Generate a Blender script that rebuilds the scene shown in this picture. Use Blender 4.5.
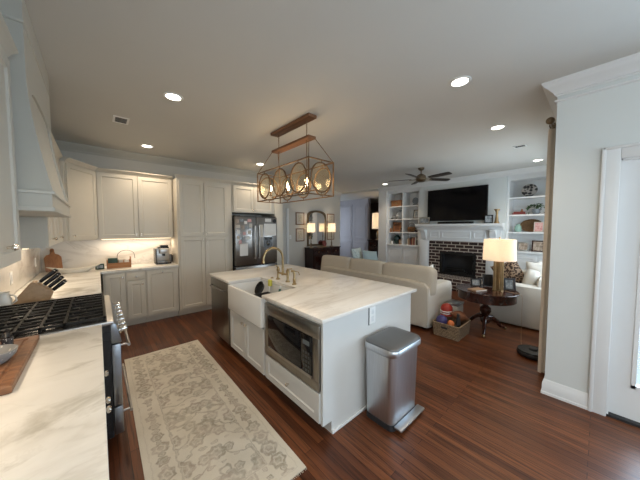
import bpy, bmesh, math, random
from math import sin, cos, pi, radians, sqrt
from mathutils import Matrix, Vector

for o in list(bpy.data.objects):
    bpy.data.objects.remove(o)
S = bpy.context.scene
COL = S.collection
random.seed(4)

# ---------------------------------------------------------------- camera
cam_d = bpy.data.cameras.new('camera')
cam = bpy.data.objects.new('camera', cam_d)
COL.objects.link(cam)
cam_d.sensor_fit = 'HORIZONTAL'
cam_d.sensor_width = 36
cam_d.lens = 36 * 250 / 640
cam_d.clip_start = 0.02
cam.location = (0, 0, 1.56)
cam.rotation_euler = (radians(90 - 2.862), 0, radians(-41.697))
S.camera = cam

# ---------------------------------------------------------------- exposure, world, lights
S.view_settings.view_transform = 'Standard'
S.view_settings.look = 'None'
S.view_settings.gamma = 1
S.view_settings.use_curve_mapping = False
S.view_settings.exposure = 0.28
world = bpy.data.worlds.new('sky')
S.world = world
world.use_nodes = True
wn = world.node_tree.nodes
bg = wn['Background']
bg.inputs['Color'].default_value = (0.76, 0.88, 1.0, 1)
bg.inputs['Strength'].default_value = 2.2

DAY = (0.93, 0.98, 1.0)
WARM = (1.0, 0.815, 0.61)


def area(name, loc, rot, sx, sy, power, color, spread=180):
    d = bpy.data.lights.new(name, 'AREA')
    d.shape = 'RECTANGLE'
    d.size, d.size_y = sx, sy
    d.energy = power
    d.color = color
    d.spread = radians(spread)
    o = bpy.data.objects.new(name, d)
    o.location = loc
    o.rotation_euler = rot
    COL.objects.link(o)
    return o


def point(name, loc, power, color, radius=.05):
    d = bpy.data.lights.new(name, 'POINT')
    d.energy = power
    d.color = color
    d.shadow_soft_size = radius
    o = bpy.data.objects.new(name, d)
    o.location = loc
    COL.objects.link(o)
    return o


def spot(name, loc, power, color, angle=150, blend=.6, radius=.06):
    d = bpy.data.lights.new(name, 'SPOT')
    d.energy = power
    d.color = color
    d.spot_size = radians(angle)
    d.spot_blend = blend
    d.shadow_soft_size = radius
    o = bpy.data.objects.new(name, d)
    o.location = loc
    COL.objects.link(o)
    return o


# daylight outside the door, the curtained window and the added windows
area('daylight_added_rear_window', (1.45, -3.55, 1.6), (radians(90), 0, 0), 3.0, 1.6, 40, DAY)
area('daylight_glass_door', (3.5, -.55, 1.2), (radians(90), 0, radians(90)), .8, 1.9, 60, (.66, .84, 1.0))
area('daylight_added_side_window', (-.98, -1.9, 1.6), (radians(90), 0, radians(-90)), 1.6, 1.3, 44, DAY)
area('daylight_living_window', (5.5, -.1, 1.55), (radians(90), 0, 0), 2.0, 1.7, 50, DAY)
area('daylight_added_foyer_window', (7.97, 9.45, 1.55), (radians(90), 0, radians(180)), 1.5, 1.8, 3, (.62, .74, 1.0))  # brightens the foyer through the window added for it
CAN_W = 31
# ---------------------------------------------------------------- materials


def nt(name):
    m = bpy.data.materials.new(name)
    m.use_nodes = True
    t = m.node_tree
    return m, t, t.nodes['Principled BSDF']


def lk(t, a, b):
    t.links.new(a, b)


def coord(t, scale=(1, 1, 1), rot=(0, 0, 0)):
    c = t.nodes.new('ShaderNodeTexCoord')
    mp = t.nodes.new('ShaderNodeMapping')
    mp.inputs['Scale'].default_value = scale
    mp.inputs['Rotation'].default_value = rot
    lk(t, c.outputs['Object'], mp.inputs['Vector'])
    return mp.outputs['Vector']


def noise(t, vec, scale, detail=3, rough=.5, dist=0):
    n = t.nodes.new('ShaderNodeTexNoise')
    n.inputs['Scale'].default_value = scale
    n.inputs['Detail'].default_value = detail
    n.inputs['Roughness'].default_value = rough
    n.inputs['Distortion'].default_value = dist
    lk(t, vec, n.inputs['Vector'])
    return n.outputs['Fac']


def ramp(t, fac, stops):
    r = t.nodes.new('ShaderNodeValToRGB')
    e = r.color_ramp.elements
    while len(e) < len(stops):
        e.new(.5)
    for k, (p, c) in enumerate(stops):
        e[k].position = p
        e[k].color = (*c, 1) if len(c) == 3 else c
    lk(t, fac, r.inputs['Fac'])
    return r.outputs['Color']


def math_(t, op, a, b=None, c=None):
    n = t.nodes.new('ShaderNodeMath')
    n.operation = op
    for k, v in enumerate((a, b, c)):
        if v is None:
            continue
        if isinstance(v, (int, float)):
            n.inputs[k].default_value = v
        else:
            lk(t, v, n.inputs[k])
    return n.outputs[0]


def mixc(t, fac, a, b, mode='MIX'):
    n = t.nodes.new('ShaderNodeMix')
    n.data_type = 'RGBA'
    n.blend_type = mode
    for sock, v in ((n.inputs['Factor'], fac), (n.inputs['A'], a), (n.inputs['B'], b)):
        if isinstance(v, (int, float)):
            sock.default_value = v
        elif isinstance(v, tuple):
            sock.default_value = (*v, 1) if len(v) == 3 else v
        else:
            lk(t, v, sock)
    return n.outputs['Result']


def bump(t, b, h, strength=.2, dist=.01):
    n = t.nodes.new('ShaderNodeBump')
    n.inputs['Strength'].default_value = strength
    n.inputs['Distance'].default_value = dist
    lk(t, h, n.inputs['Height'])
    lk(t, n.outputs['Normal'], b.inputs['Normal'])


def plain(name, col, rough=.5, metal=0, var=.06, nscale=6, bmp=0, spec=None, aniso=None):
    """paint / metal / plastic with a faint cloudy variation"""
    m, t, b = nt(name)
    v = coord(t, aniso or (1, 1, 1))
    n = noise(t, v, nscale, 3)
    lo = tuple(max(0, c * (1 - var)) for c in col)
    hi = tuple(min(1, c * (1 + var)) for c in col)
    lk(t, ramp(t, n, [(.3, lo), (.7, hi)]), b.inputs['Base Color'])
    b.inputs['Roughness'].default_value = rough
    b.inputs['Metallic'].default_value = metal
    if spec is not None:
        b.inputs['Specular IOR Level'].default_value = spec
    if bmp:
        bump(t, b, noise(t, v, nscale * 20, 2), bmp, .004)
    return m


def fabric(name, col, scale=180, var=.1, b_=.35):
    m, t, b = nt(name)
    v = coord(t)
    n = noise(t, v, scale, 2)
    n2 = noise(t, v, 3, 3)
    c1 = ramp(t, n, [(.3, tuple(c * (1 - var) for c in col)), (.7, tuple(min(1, c * (1 + var)) for c in col))])
    lk(t, mixc(t, .5, c1, ramp(t, n2, [(.3, tuple(c * .93 for c in col)), (.7, col)])), b.inputs['Base Color'])
    b.inputs['Roughness'].default_value = .95
    b.inputs['Specular IOR Level'].default_value = .15
    bump(t, b, n, b_, .004)
    return m


def emit(name, col, strength, base=None):
    m, t, b = nt(name)
    b.inputs['Base Color'].default_value = (*(base or col), 1)
    b.inputs['Emission Color'].default_value = (*col, 1)
    b.inputs['Emission Strength'].default_value = strength
    b.inputs['Roughness'].default_value = .6
    return m


def wood(name, dark, light, grain=(2, 30, 30), rough=.4, scale=1.0):
    m, t, b = nt(name)
    v = coord(t, grain)
    n = noise(t, v, scale, 6, .6, .6)
    lk(t, ramp(t, n, [(.3, dark), (.7, light)]), b.inputs['Base Color'])
    b.inputs['Roughness'].default_value = rough
    bump(t, b, n, .08, .004)
    return m


def thin_glass(name, tint=(1, 1, 1), refl=.08, rough=.02):
    m = bpy.data.materials.new(name)
    m.use_nodes = True
    t = m.node_tree
    t.nodes.clear()
    o = t.nodes.new('ShaderNodeOutputMaterial')
    tr = t.nodes.new('ShaderNodeBsdfTransparent')
    tr.inputs['Color'].default_value = (*tint, 1)
    gl = t.nodes.new('ShaderNodeBsdfGlossy')
    gl.inputs['Roughness'].default_value = rough
    mx = t.nodes.new('ShaderNodeMixShader')
    mx.inputs[0].default_value = refl
    lk(t, tr.outputs[0], mx.inputs[1])
    lk(t, gl.outputs[0], mx.inputs[2])
    lk(t, mx.outputs[0], o.inputs['Surface'])
    return m


def floor_mat():
    m, t, b = nt('red_oak_planks')
    c = t.nodes.new('ShaderNodeTexCoord')
    s = t.nodes.new('ShaderNodeSeparateXYZ')
    lk(t, c.outputs['Object'], s.inputs[0])
    cb = t.nodes.new('ShaderNodeCombineXYZ')
    lk(t, s.outputs['Y'], cb.inputs['X'])
    lk(t, s.outputs['X'], cb.inputs['Y'])
    br = t.nodes.new('ShaderNodeTexBrick')
    br.offset = .37
    br.inputs['Scale'].default_value = 1
    br.inputs['Brick Width'].default_value = 1.3
    br.inputs['Row Height'].default_value = .060
    br.inputs['Mortar Size'].default_value = .0016
    br.inputs['Mortar Smooth'].default_value = .2
    br.inputs['Bias'].default_value = 0
    br.inputs['Color1'].default_value = (.068, .021, .0085, 1)
    br.inputs['Color2'].default_value = (.155, .053, .020, 1)
    br.inputs['Mortar'].default_value = (.018, .006, .003, 1)
    lk(t, cb.outputs[0], br.inputs['Vector'])
    v = coord(t, (48, 2.2, 1))
    n = noise(t, v, 1, 6, .62, .8)
    g = ramp(t, n, [(.30, (.34, .30, .28)), (.48, (1, 1, 1)), (.72, (1.55, 1.5, 1.4))])
    lk(t, mixc(t, 1.0, br.outputs['Color'], g, 'MULTIPLY'), b.inputs['Base Color'])
    b.inputs['Specular IOR Level'].default_value = .32
    r = math_(t, 'MULTIPLY_ADD', n, .16, .26)
    lk(t, r, b.inputs['Roughness'])
    hh = math_(t, 'MULTIPLY_ADD', br.outputs['Fac'], -.8, n)
    bump(t, b, hh, .12, .003)
    return m


def marble(name, scale=1.0, base=(.80, .765, .70), vein=(.40, .345, .28), amt=.6, rot=.5, rough=.2, patch=0):
    m, t, b = nt(name)
    v = coord(t, (.55 * scale, 1.5 * scale, 1.5 * scale), (0, .35, rot))
    n1 = noise(t, v, 1.15, 5, .55, .9)
    d = math_(t, 'ABSOLUTE', math_(t, 'SUBTRACT', n1, .5))
    v1 = ramp(t, d, [(0, (1, 1, 1)), (.022, (.55, .55, .55)), (.09, (0, 0, 0))])
    n2 = noise(t, v, 2.6, 6, .6, 1.4)
    d2 = math_(t, 'ABSOLUTE', math_(t, 'SUBTRACT', n2, .47))
    v2 = ramp(t, d2, [(0, (.5, .5, .5)), (.03, (0, 0, 0))])
    msk = ramp(t, noise(t, v, .8, 2), [(.38, (0, 0, 0)), (.62, (1, 1, 1))])
    tot = math_(t, 'MULTIPLY', math_(t, 'MAXIMUM', v1, v2), math_(t, 'MULTIPLY_ADD', msk, .8, .2))
    cloud = ramp(t, noise(t, v, 1.6, 4), [(.3, tuple(c * .93 for c in base)), (.65, base)])
    col = mixc(t, math_(t, 'MULTIPLY', tot, amt), cloud, vein)
    if patch:
        pn = noise(t, coord(t, (1.1, 1.9, 1), (0, 0, -.5)), 2.6, 6, .62, .8)
        col = mixc(t, math_(t, 'MULTIPLY', ramp(t, pn, [(.50, (0, 0, 0)), (.72, (1, 1, 1))]), patch), col, (.36, .33, .26))
    lk(t, col, b.inputs['Base Color'])
    b.inputs['Roughness'].default_value = rough
    b.inputs['Specular IOR Level'].default_value = .4
    return m


def brick_mat():
    m, t, b = nt('dark_brick')
    c = t.nodes.new('ShaderNodeTexCoord')
    s = t.nodes.new('ShaderNodeSeparateXYZ')
    lk(t, c.outputs['Object'], s.inputs[0])
    cb = t.nodes.new('ShaderNodeCombineXYZ')
    lk(t, s.outputs['Y'], cb.inputs['X'])
    lk(t, math_(t, 'ADD', s.outputs['Z'], s.outputs['X']), cb.inputs['Y'])
    br = t.nodes.new('ShaderNodeTexBrick')
    br.inputs['Scale'].default_value = 1
    br.inputs['Brick Width'].default_value = .205
    br.inputs['Row Height'].default_value = .083
    br.inputs['Mortar Size'].default_value = .010
    br.inputs['Mortar Smooth'].default_value = .1
    br.inputs['Color1'].default_value = (.022, .012, .010, 1)
    br.inputs['Color2'].default_value = (.052, .022, .017, 1)
    br.inputs['Mortar'].default_value = (.48, .42, .36, 1)
    lk(t, cb.outputs[0], br.inputs['Vector'])
    lk(t, mixc(t, .35, br.outputs['Color'], ramp(t, noise(t, coord(t), 25, 4), [(.3, (.6, .6, .6)), (.7, (1.3, 1.25, 1.2))]), 'MULTIPLY'), b.inputs['Base Color'])
    b.inputs['Roughness'].default_value = .85
    bump(t, b, math_(t, 'SUBTRACT', 1.0, br.outputs['Fac']), .6, .01)
    return m


def rug_mat(w, l):
    m, t, b = nt('faded_rug_weave')
    c = t.nodes.new('ShaderNodeTexCoord')
    s = t.nodes.new('ShaderNodeSeparateXYZ')
    # uneven hand-woven drift of the drawing
    nz = t.nodes.new('ShaderNodeTexNoise')
    nz.inputs['Scale'].default_value = 24
    nz.inputs['Detail'].default_value = 2
    lk(t, c.outputs['Object'], nz.inputs['Vector'])
    vm = t.nodes.new('ShaderNodeVectorMath')
    vm.operation = 'MULTIPLY_ADD'
    vm.inputs[1].default_value = (.032, .032, 0)
    lk(t, nz.outputs['Color'], vm.inputs[0])
    lk(t, c.outputs['Object'], vm.inputs[2])
    lk(t, vm.outputs[0], s.inputs[0])
    x = math_(t, 'SUBTRACT', s.outputs['X'], .016)
    y = math_(t, 'SUBTRACT', s.outputs['Y'], .016)
    ax = math_(t, 'ABSOLUTE', x)
    ex = math_(t, 'SUBTRACT', w / 2, ax)
    ey = math_(t, 'SUBTRACT', l / 2, math_(t, 'ABSOLUTE', y))
    e = math_(t, 'MINIMUM', ex, ey)          # distance from the edge

    def band(lo, hi):
        return math_(t, 'MULTIPLY', math_(t, 'GREATER_THAN', e, lo), math_(t, 'LESS_THAN', e, hi))

    def rosettes(u, v, cu, cv, ou, ov, R, petals, keep, sq=1.0):
        """one flower per cell, random size, some cells left empty"""
        su = math_(t, 'ADD', math_(t, 'DIVIDE', u, cu), ou)
        sv = math_(t, 'ADD', math_(t, 'DIVIDE', v, cv), ov)
        fu = math_(t, 'MULTIPLY', math_(t, 'SUBTRACT', math_(t, 'FRACT', su), .5), cu)
        fv = math_(t, 'MULTIPLY', math_(t, 'MULTIPLY', math_(t, 'SUBTRACT', math_(t, 'FRACT', sv), .5), cv), sq)
        cell = t.nodes.new('ShaderNodeCombineXYZ')
        lk(t, math_(t, 'FLOOR', su), cell.inputs[0])
        lk(t, math_(t, 'FLOOR', sv), cell.inputs[1])
        cell.inputs[2].default_value = ou * 7 + cu
        wn_ = t.nodes.new('ShaderNodeTexWhiteNoise')
        lk(t, cell.outputs[0], wn_.inputs['Vector'])
        rnd = wn_.outputs['Value']
        r = math_(t, 'SQRT', math_(t, 'ADD', math_(t, 'MULTIPLY', fu, fu), math_(t, 'MULTIPLY', fv, fv)))
        th = math_(t, 'ARCTAN2', fv, fu)
        pet = math_(t, 'MULTIPLY_ADD', math_(t, 'COSINE', math_(t, 'MULTIPLY_ADD', th, petals, math_(t, 'MULTIPLY', rnd, 6.0))), .10, .90)
        size = math_(t, 'MULTIPLY_ADD', rnd, .45 * R, .62 * R)
        q = math_(t, 'DIVIDE', math_(t, 'DIVIDE', r, pet), size)
        lay = ramp(t, math_(t, 'MULTIPLY', q, .5), [(0, (.35, .35, .35)), (.10, (.9, .9, .9)), (.20, (.55, .55, .55)), (.26, (.12, .12, .12)), (.31, (.8, .8, .8)), (.44, (1, 1, 1)), (.52, (0, 0, 0))])
        return math_(t, 'MULTIPLY', lay, math_(t, 'LESS_THAN', math_(t, 'FRACT', math_(t, 'MULTIPLY', rnd, 17.3)), keep))

    def add(a, b_):
        return math_(t, 'MAXIMUM', a, b_)
    border = band(.045, .175)
    side = rosettes(math_(t, 'SUBTRACT', ex, .110), y, .20, .125, .5, 0, .066, 6, .95)
    side2 = rosettes(math_(t, 'SUBTRACT', ex, .110), y, .10, .0625, .5, .5, .026, 4, .9)
    bm_ = math_(t, 'MULTIPLY', add(side, side2), border)
    field = math_(t, 'GREATER_THAN', e, .19)
    f1 = rosettes(x, y, .215, .28, .5, .1, .108, 7, .95)
    f2 = rosettes(x, y, .16, .19, 0, .37, .058, 5, .8)
    f3 = rosettes(x, y, .085, .095, .3, .2, .030, 3, .8, 1.6)
    fm = math_(t, 'MULTIPLY', add(f1, add(math_(t, 'MULTIPLY', f2, .9), math_(t, 'MULTIPLY', f3, .75))), field)
    cb = t.nodes.new('ShaderNodeCombineXYZ')
    lk(t, ax, cb.inputs['X'])
    lk(t, y, cb.inputs['Y'])
    vs = t.nodes.new('ShaderNodeTexNoise')
    vs.inputs['Scale'].default_value = 4.2
    vs.inputs['Detail'].default_value = 1
    lk(t, cb.outputs[0], vs.inputs['Vector'])
    stem = ramp(t, math_(t, 'ABSOLUTE', math_(t, 'SUBTRACT', vs.outputs['Fac'], .5)), [(.010, (.8, .8, .8)), (.026, (0, 0, 0))])
    stem = math_(t, 'MULTIPLY', stem, field)
    lines = add(band(.178, .188), math_(t, 'MULTIPLY', band(.036, .043), .5))
    tot = add(add(bm_, fm), add(stem, math_(t, 'MULTIPLY', lines, .6)))
    wear = ramp(t, noise(t, coord(t), 5, 5, .6), [(.30, (.55, .55, .55)), (.55, (1, 1, 1))])
    tot = math_(t, 'MULTIPLY', tot, wear)
    fine = noise(t, coord(t), 45, 3)
    tot = math_(t, 'MULTIPLY', tot, ramp(t, fine, [(.35, (.55, .55, .55)), (.6, (1, 1, 1))]))
    base = ramp(t, noise(t, coord(t), 3, 4), [(.3, (.62, .56, .46)), (.7, (.73, .67, .565))])
    hue = ramp(t, noise(t, coord(t), 7, 1), [(.42, (.20, .17, .12)), (.6, (.30, .22, .175))])
    colr = mixc(t, math_(t, 'MULTIPLY', tot, .70), base, hue)
    weave = noise(t, coord(t, (1, 3, 1)), 220, 2)
    lk(t, mixc(t, .3, colr, ramp(t, weave, [(.3, (.7, .7, .7)), (.7, (1.2, 1.2, 1.2))]), 'MULTIPLY'), b.inputs['Base Color'])
    b.inputs['Roughness'].default_value = .95
    b.inputs['Specular IOR Level'].default_value = .1
    bump(t, b, weave, .3, .003)
    return m


def spotted(name, c1, c2, scale, thr=.35, rough=.9):
    m, t, b = nt(name)
    vo = t.nodes.new('ShaderNodeTexVoronoi')
    vo.inputs['Scale'].default_value = scale
    lk(t, coord(t), vo.inputs['Vector'])
    d = math_(t, 'MULTIPLY_ADD', noise(t, coord(t), scale * 1.5, 3), .4, vo.outputs['Distance'])
    lk(t, ramp(t, d, [(thr, c1), (thr + .12, c2)]), b.inputs['Base Color'])
    b.inputs['Roughness'].default_value = rough
    return m


def wicker(name, c1, c2, sc=60):
    m, t, b = nt(name)
    ck = t.nodes.new('ShaderNodeTexWave')
    ck.wave_type = 'BANDS'
    ck.bands_direction = 'Z'
    ck.inputs['Scale'].default_value = sc / 4
    ck.inputs['Distortion'].default_value = 5
    ck.inputs['Detail Scale'].default_value = 8
    lk(t, coord(t), ck.inputs['Vector'])
    n = noise(t, coord(t, (1, 1, 2)), sc, 2)
    f = math_(t, 'MULTIPLY_ADD', n, .5, math_(t, 'MULTIPLY', ck.outputs['Fac'], .6))
    lk(t, ramp(t, f, [(.3, c1), (.7, c2)]), b.inputs['Base Color'])
    b.inputs['Roughness'].default_value = .8
    bump(t, b, f, .6, .008)
    return m


def shade_mat(name, col, strength):
    m = bpy.data.materials.new(name)
    m.use_nodes = True
    t = m.node_tree
    b = t.nodes['Principled BSDF']
    n = noise(t, coord(t), 90, 2)
    lk(t, ramp(t, n, [(.3, (.80, .76, .68)), (.7, (.88, .84, .76))]), b.inputs['Base Color'])
    b.inputs['Roughness'].default_value = .9
    b.inputs['Emission Color'].default_value = (*col, 1)
    b.inputs['Emission Strength'].default_value = strength
    tr = t.nodes.new('ShaderNodeBsdfTranslucent')
    tr.inputs['Color'].default_value = (.9, .82, .68, 1)
    mx = t.nodes.new('ShaderNodeMixShader')
    mx.inputs[0].default_value = .35
    lk(t, b.outputs[0], mx.inputs[1])
    lk(t, tr.outputs[0], mx.inputs[2])
    lk(t, mx.outputs[0], t.nodes['Material Output'].inputs['Surface'])
    return m


def picture_mat(name, cols, scale=14):
    m, t, b = nt(name)
    n = noise(t, coord(t), scale, 4, .6, .5)
    k = len(cols)
    lk(t, ramp(t, n, [(.3 + .4 * i / max(1, k - 1), c) for i, c in enumerate(cols)]), b.inputs['Base Color'])
    b.inputs['Roughness'].default_value = .35
    return m


M = {}
M['floor'] = floor_mat()
M['wall'] = plain('wall_paint', (.66, .69, .68), .75, 0, .02, 2, .03)
M['hallwall'] = plain('hall_wall_paint', (.62, .60, .55), .75, 0, .02, 2, .03)
M['ceil'] = plain('ceiling_paint', (.635, .625, .59), .85, 0, .015, 1.5, .03)
M['trim'] = plain('trim_paint', (.74, .75, .75), .4, 0, .02, 3)
M['cab'] = plain('cabinet_paint', (.65, .605, .515), .38, 0, .02, 3)
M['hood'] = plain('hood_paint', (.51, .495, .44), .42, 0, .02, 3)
M['isl'] = plain('island_paint', (.66, .66, .64), .4, 0, .02, 3)
M['nickel'] = plain('satin_nickel', (.72, .66, .58), .22, 1, .05)
M['marble'] = marble('veined_marble_top', 1.3, (.82, .80, .75), (.42, .38, .31), .42, .5, .34, .9)
M['marble2'] = marble('veined_marble_island', .8, (.88, .86, .82), (.46, .41, .35), .5, .25)
M['splash'] = marble('veined_marble_splash', .8, (.78, .75, .70), (.36, .32, .27), .75, .9)
M['steel'] = plain('brushed_steel', (.46, .44, .42), .30, 1, .12, 3, 0, None, (1, 1, 60))
M['steel_blue'] = plain('satin_steel_can', (.60, .62, .65), .34, 1, .08, 3, 0, None, (60, 60, 1))
M['mwsteel'] = plain('microwave_steel', (.33, .315, .29), .3, 1, .1, 3, 0, None, (1, 60, 1))
M['range_steel'] = plain('range_steel', (.32, .34, .37), .32, 1, .1, 3, 0, None, (1, 60, 1))
M['keys'] = plain('dark_keypad', (.05, .05, .05), .5)
M['steel_dark'] = plain('dark_stainless', (.25, .24, .23), .28, 1, .1, 3, 0, None, (1, 1, 50))
M['dw'] = plain('dishwasher_steel', (.26, .245, .22), .3, 1, .1, 3, 0, None, (1, 50, 1))
M['chrome'] = plain('polished_chrome', (.75, .74, .72), .1, 1, .03)
M['brass'] = plain('brushed_brass', (.38, .285, .155), .28, 1, .08, 8)
M['gold'] = plain('antique_gold', (.40, .28, .15), .42, 1, .15, 12)
M['rust'] = plain('aged_bronze', (.20, .115, .055), .5, .7, .25, 20)
M['bronze'] = plain('fan_bronze', (.24, .185, .125), .32, 1, .1, 8)
M['black'] = plain('black_enamel', (.012, .012, .013), .25, 0, .2)
M['blackm'] = plain('black_matte', (.02, .02, .022), .6, 0, .2)
M['iron'] = plain('cast_iron', (.008, .008, .008), .5, 0, .25, 30, .1, .3)
M['dglass'] = plain('dark_glass', (.010, .010, .011), .06, 0, .1)
M['tv'] = plain('tv_screen', (.003, .003, .004), .12, 0, .1, 6, 0, .2)
M['pedal'] = plain('pedal_steel', (.40, .41, .43), .35, 1, .08)
M['porcelain'] = plain('fireclay', (.83, .83, .81), .12, 0, .015)
M['white'] = plain('white_plastic', (.86, .86, .84), .4, 0, .02)
M['ceramic'] = plain('white_ceramic', (.80, .77, .70), .25, 0, .03)
M['woodboard'] = wood('walnut_board', (.13, .052, .022), (.30, .145, .068), (6, 30, 30), .45)
M['maple'] = wood('maple_block', (.30, .19, .10), (.42, .28, .16), (30, 4, 30), .5)
M['cherry'] = wood('cherry_board', (.22, .085, .03), (.36, .16, .06), (30, 30, 3), .4)
M['pine'] = wood('crate_wood', (.27, .115, .042), (.42, .20, .08), (3, 30, 30), .55)
M['plankwood'] = wood('rustic_plank', (.14, .062, .028), (.28, .13, .06), (40, 3, 40), .6)
M['mahogany'] = wood('mahogany', (.018, .006, .004), (.055, .016, .010), (4, 30, 10), .2)
M['darkdresser'] = wood('dark_cherry', (.016, .005, .004), (.045, .013, .009), (4, 20, 20), .25)
M['blade'] = wood('fan_blade_wood', (.016, .011, .008), (.035, .024, .016), (20, 20, 20), .4)
M['sofa'] = fabric('linen_sofa', (.52, .475, .40))
M['sofa_w'] = fabric('white_slipcover', (.62, .60, .55))
M['blue'] = fabric('pale_blue_fabric', (.34, .42, .43))
M['blueprint'] = spotted('blue_print_fabric', (.28, .36, .38), (.46, .52, .50), 22, .5)
M['leopard'] = spotted('dark_spotted_fabric', (.045, .024, .018), (.34, .24, .165), 30, .64)
M['cream'] = fabric('cream_fabric', (.66, .63, .57))
M['curtain'] = fabric('linen_curtain', (.74, .66, .56), 120)
M['rug'] = rug_mat(.80, 2.44)
M['fringe'] = fabric('rug_fringe', (.55, .49, .40))
M['brick'] = brick_mat()
M['wicker'] = wicker('seagrass', (.07, .042, .022), (.32, .225, .135))
M['wicker2'] = wicker('brown_wicker', (.07, .035, .015), (.26, .14, .06))
M['shade'] = shade_mat('lit_linen_shade', (1, .84, .66), .30)
M['shade_far'] = shade_mat('lit_white_shade', (1, .86, .66), .36)
M['lens'] = emit('lit_lens', (1, .93, .80), 9)
M['bulb'] = emit('lit_bulb', (1, .76, .45), 16)
M['strip'] = emit('lit_led_strip', (1, .80, .52), 2.5)
M['glass'] = thin_glass('window_glass', (.93, .97, 1), .07)
M['seeded'] = thin_glass('seeded_glass', (.97, .95, .90), .05, .12)
_t = M['seeded'].node_tree
_tr = _t.nodes.new('ShaderNodeBsdfTranslucent')
_tr.inputs['Color'].default_value = (.9, .82, .68, 1)
_mx = _t.nodes.new('ShaderNodeMixShader')
lk(_t, ramp(_t, noise(_t, coord(_t), 70, 2), [(.4, (.01, .01, .01)), (.65, (.05, .05, .05))]), _mx.inputs[0])
_o = _t.nodes['Material Output']
lk(_t, _o.inputs['Surface'].links[0].from_socket, _mx.inputs[1])
lk(_t, _tr.outputs[0], _mx.inputs[2])
lk(_t, _mx.outputs[0], _o.inputs['Surface'])
M['mirror'] = plain('mirror_glass', (.80, .80, .78), .03, 1, .01)
M['green'] = plain('green_leaf', (.030, .075, .022), .5, 0, .35, 12)
M['jade'] = plain('pale_green_glass', (.25, .40, .34), .15, 0, .08)
M['paper'] = plain('paper_white', (.78, .78, .76), .8, 0, .03)
M['patio'] = plain('patio_concrete', (.55, .56, .55), .9, 0, .08, 3, .1)
M['foyer'] = plain('foyer_door_paint', (.40, .385, .42), .55, 0, .03, 2)
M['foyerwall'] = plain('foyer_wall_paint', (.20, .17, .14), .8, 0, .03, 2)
M['red'] = plain('red_plastic', (.36, .035, .022), .35, 0, .1)
M['purple'] = plain('purple_ball', (.055, .045, .17), .35, 0, .2, 20)
M['orange'] = plain('orange_ball', (.62, .17, .045), .5, 0, .1)
M['leather'] = plain('brown_leather', (.17, .062, .025), .5, 0, .2, 20, .2)
M['greenbox'] = plain('green_card_box', (.012, .045, .022), .4, 0, .2, 30)
M['yellow'] = plain('yellow_sponge', (.66, .60, .10), .8, 0, .1, 30, .3)
M['teal'] = plain('green_bottle_plastic', (.03, .16, .12), .3, 0, .1)
M['cord'] = plain('tan_cord', (.40, .30, .20), .5)
M['granite'] = spotted('speckled_stone', (.50, .49, .46), (.24, .24, .24), 60, .4, .4)
M['silverf'] = plain('silver_frame', (.45, .45, .43), .3, 1, .1, 30)
M['photo1'] = picture_mat('photo_print_warm', [(.10, .07, .05), (.40, .32, .25), (.65, .6, .55)])
M['photo2'] = picture_mat('photo_print_cool', [(.05, .06, .08), (.25, .28, .30), (.6, .62, .62)])
M['photo3'] = picture_mat('pink_print', [(.45, .12, .14), (.62, .35, .33), (.75, .62, .55)], 22)
M['botanic'] = picture_mat('sepia_print', [(.22, .20, .16), (.55, .50, .40), (.60, .55, .45)], 20)
M['plate'] = spotted('black_white_plate', (.015, .015, .018), (.36, .33, .30), 16, .62, .35)
M['slate'] = plain('grey_blue_glaze', (.20, .23, .26), .3, 0, .15, 10)
M['bookred'] = plain('book_red', (.18, .035, .03), .6)
M['booktan'] = plain('book_tan', (.36, .24, .15), .6)
M['bookblk'] = plain('book_black', (.03, .03, .035), .6)
M['bookcream'] = plain('book_cream', (.58, .54, .47), .6)
M['darkvase'] = plain('dark_green_glaze', (.02, .045, .045), .25, 0, .2, 9)

# ---------------------------------------------------------------- mesh builder
I4 = Matrix.Identity(4)


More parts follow.
